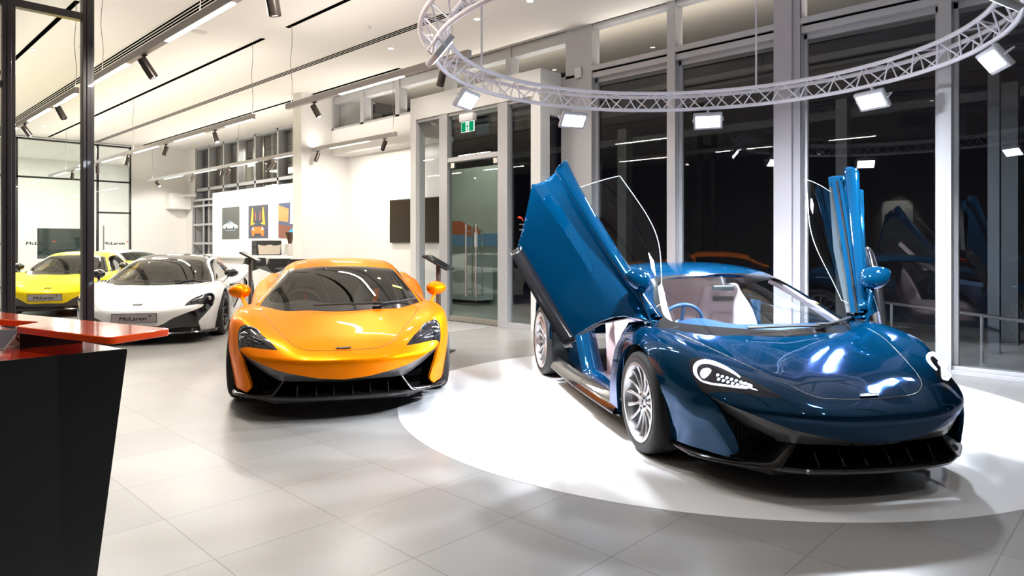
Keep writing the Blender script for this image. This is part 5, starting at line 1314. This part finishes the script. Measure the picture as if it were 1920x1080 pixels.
# beyond the entrance doors: white plinth and picture lit outside
m = MB(); m.box((9.9,10.7,.12),(10.4,12.9,1.13)); pl = tag(m.build('outside_plinth', LAM), 'white plinth with dark base seen through the glass doors', 'plinth'); m = MB(); m.box((9.95,10.75,-.01),(10.35,12.8,.12)); m.build('plinth_base', SATIN, pl)
m = MB(); m.box((10.45,10.5,1.30),(10.5,13.2,2.27)); hb = tag(m.build('outside_picture', principled('picture_sky', srgb(205,205,200), .6)), 'wide picture of a car under a pale sky seen through the doors', 'picture')
T = Matrix(((0,0,-1,10.449),(-1,0,0,11.85),(0,1,0,1.72),(0,0,0,1)))
flat([(-1.3,-.42),(1.3,-.42),(1.3,-.15),(-1.3,-.10)], 0, principled('picture_water', srgb(120,160,200), .6), 'printed_water', hb, T)
flat(car_side(-.9,1.6,-.2,.36), .002, principled('picture_orange', srgb(215,110,60), .6), 'printed_car', hb, T)

ds = tag(empty('display_screen', (5.75, 27.0, 0)), 'dark display screen standing behind the far glass partition', 'screen')
m = MB(); m.bbox((-.62,-.03,.85),(.62,.03,1.87), .01, 1); m.build('screen_case', SATIN, ds)
m = MB(); m.box((-.60,-.034,.87),(.60,-.031,1.85)); m.build('screen_glass', principled('screen_teal', (.02,.045,.05), .1, 0, .3), ds)
m = MB(); m.box((-.08,-.02,.0),(.08,.02,.86)); m.box((-.4,-.2,0),(.4,.2,.02)); m.build('screen_stand', SATIN, ds)
r = tag(empty('ceiling_downlight', (.9, 1.2, ZC)), 'narrow recessed downlight added above the reception desk, out of the frame', 'downlight', 'recessed ceiling downlights')  # added lamp out of view; its narrow beam brightens the orange slab
m = MB(); m.lathe([(.058,-.001),(.058,-.006),(.046,-.006),(.043,-.001)], 'z', 24); m.build('trim_ring', CEILW, r, True, 30)
m = MB(); m.lathe([(.0005,-.003),(.044,-.003)], 'z', 20); m.build('lamp', DLE, r)
wash(.9, 1.2, ZC-.03, (.62, 2.9, 1.0), 330, 34)

bd = tag(empty('picture_board', (-7.96, 6.4, 1.75)), 'tall lit picture board of small cars, seen only mirrored in the glazing', 'board')
m = MB(); m.box((-.03,-.45,-1.0),(.0,.45,1.0)); m.build('board_panel', principled('board_grey', (.55,.56,.54), .6), bd)
TB = Matrix(((0,0,1,0),(1,0,0,0),(0,1,0,0),(0,0,0,1)))
for i in range(9):
    w_ = .52 if i < 2 else .26
    flat(car_side(-w_/2, w_, .50-.24*i if i < 2 else .26-.16*(i-1), .10 if i < 2 else .06), .001, principled('print_yellow', (.7,.42,.02), .5) if i < 2 else SATIN, 'printed_car', bd, TB)
wash(-6.9, 6.4, 3.6, (-7.95, 6.4, 2.2), 420, 44)
W = bpy.data.worlds.new('night'); SC.world = W; W.use_nodes = True
W.node_tree.nodes['Background'].inputs[0].default_value = (.02,.032,.085,1); W.node_tree.nodes['Background'].inputs[1].default_value = .6
# washes from the track spotlights on the white walls and the far room
wash(7.72, 13.49, 3.25, (7.9,13.69,1.7), 28, 60)
wash(7.72, 15.7, 3.2, (8.7,16.6,1.9), 30, 70); wash(7.72, 18.2, 3.2, (8.7,18.4,1.9), 30, 70); wash(7.72, 20.4, 3.2, (8.7,20.3,1.9), 30, 70)
wash(7.72, 23.6, 3.2, (8.3,25.3,1.6), 60, 90); wash(7.72, 11.2, 3.2, (8.6,11.8,1.9), 30, 90)
for x, y in ((4.0,28.0),(6.5,28.0)):
    ld = bpy.data.lights.new('handover_light', 'AREA'); ld.shape = 'RECTANGLE'; ld.size = 1.2; ld.size_y = 3; ld.energy = 200; ld.color = (.97,1,.97)
    lo = bpy.data.objects.new('handover_light', ld); COL.objects.link(lo); lo.location = (x, y, ZC-.05)
for x, y in ((9.3,10.6),(9.5,16.5),(9.5,20.5)):
    ld = bpy.data.lights.new('eaves_light', 'SPOT'); ld.energy = 140; ld.spot_size = math.radians(120); ld.spot_blend = .7; ld.shadow_soft_size = .06; ld.color = (1,.93,.82)
    lo = bpy.data.objects.new('eaves_light', ld); COL.objects.link(lo); lo.location = (x, y, ZC-.05)
cy = SC.cycles; cy.max_bounces = 10; cy.diffuse_bounces = 4; cy.glossy_bounces = 5; cy.transparent_max_bounces = 16; cy.transmission_bounces = 4
cy.caustics_reflective = False; cy.caustics_refractive = False; cy.sample_clamp_indirect = 6.0; cy.use_denoising = True; cy.blur_glossy = 0.5

ld = bpy.data.lights.new('added_soffit_uplight', 'AREA'); ld.shape = 'RECTANGLE'; ld.size = .05; ld.size_y = 12; ld.energy = 75; ld.color = (1,.9,.78)  # added upward light so the soffit shows brighter through the clerestory
lo = bpy.data.objects.new('added_soffit_uplight', ld); COL.objects.link(lo); lo.location = (XW+.32, 6.8, 4.06); lo.rotation_euler = (PI, 0, 0)
cd = bpy.data.cameras.new('camera'); co_ = bpy.data.objects.new('camera', cd); COL.objects.link(co_)
cd.sensor_width = 36; cd.sensor_fit = 'HORIZONTAL'; cd.lens = 36*1270/1920
cd.shift_y = -(540-457)/1920.0
co_.location = (0, 0, CAM_H); co_.rotation_euler = (PI/2, 0, -ANG)
cd.clip_start = .05; cd.clip_end = 200
SC.camera = co_
vs = SC.view_settings; vs.view_transform = 'Standard'; vs.look = 'None'; vs.gamma = 1; vs.exposure = .28; vs.use_curve_mapping = False
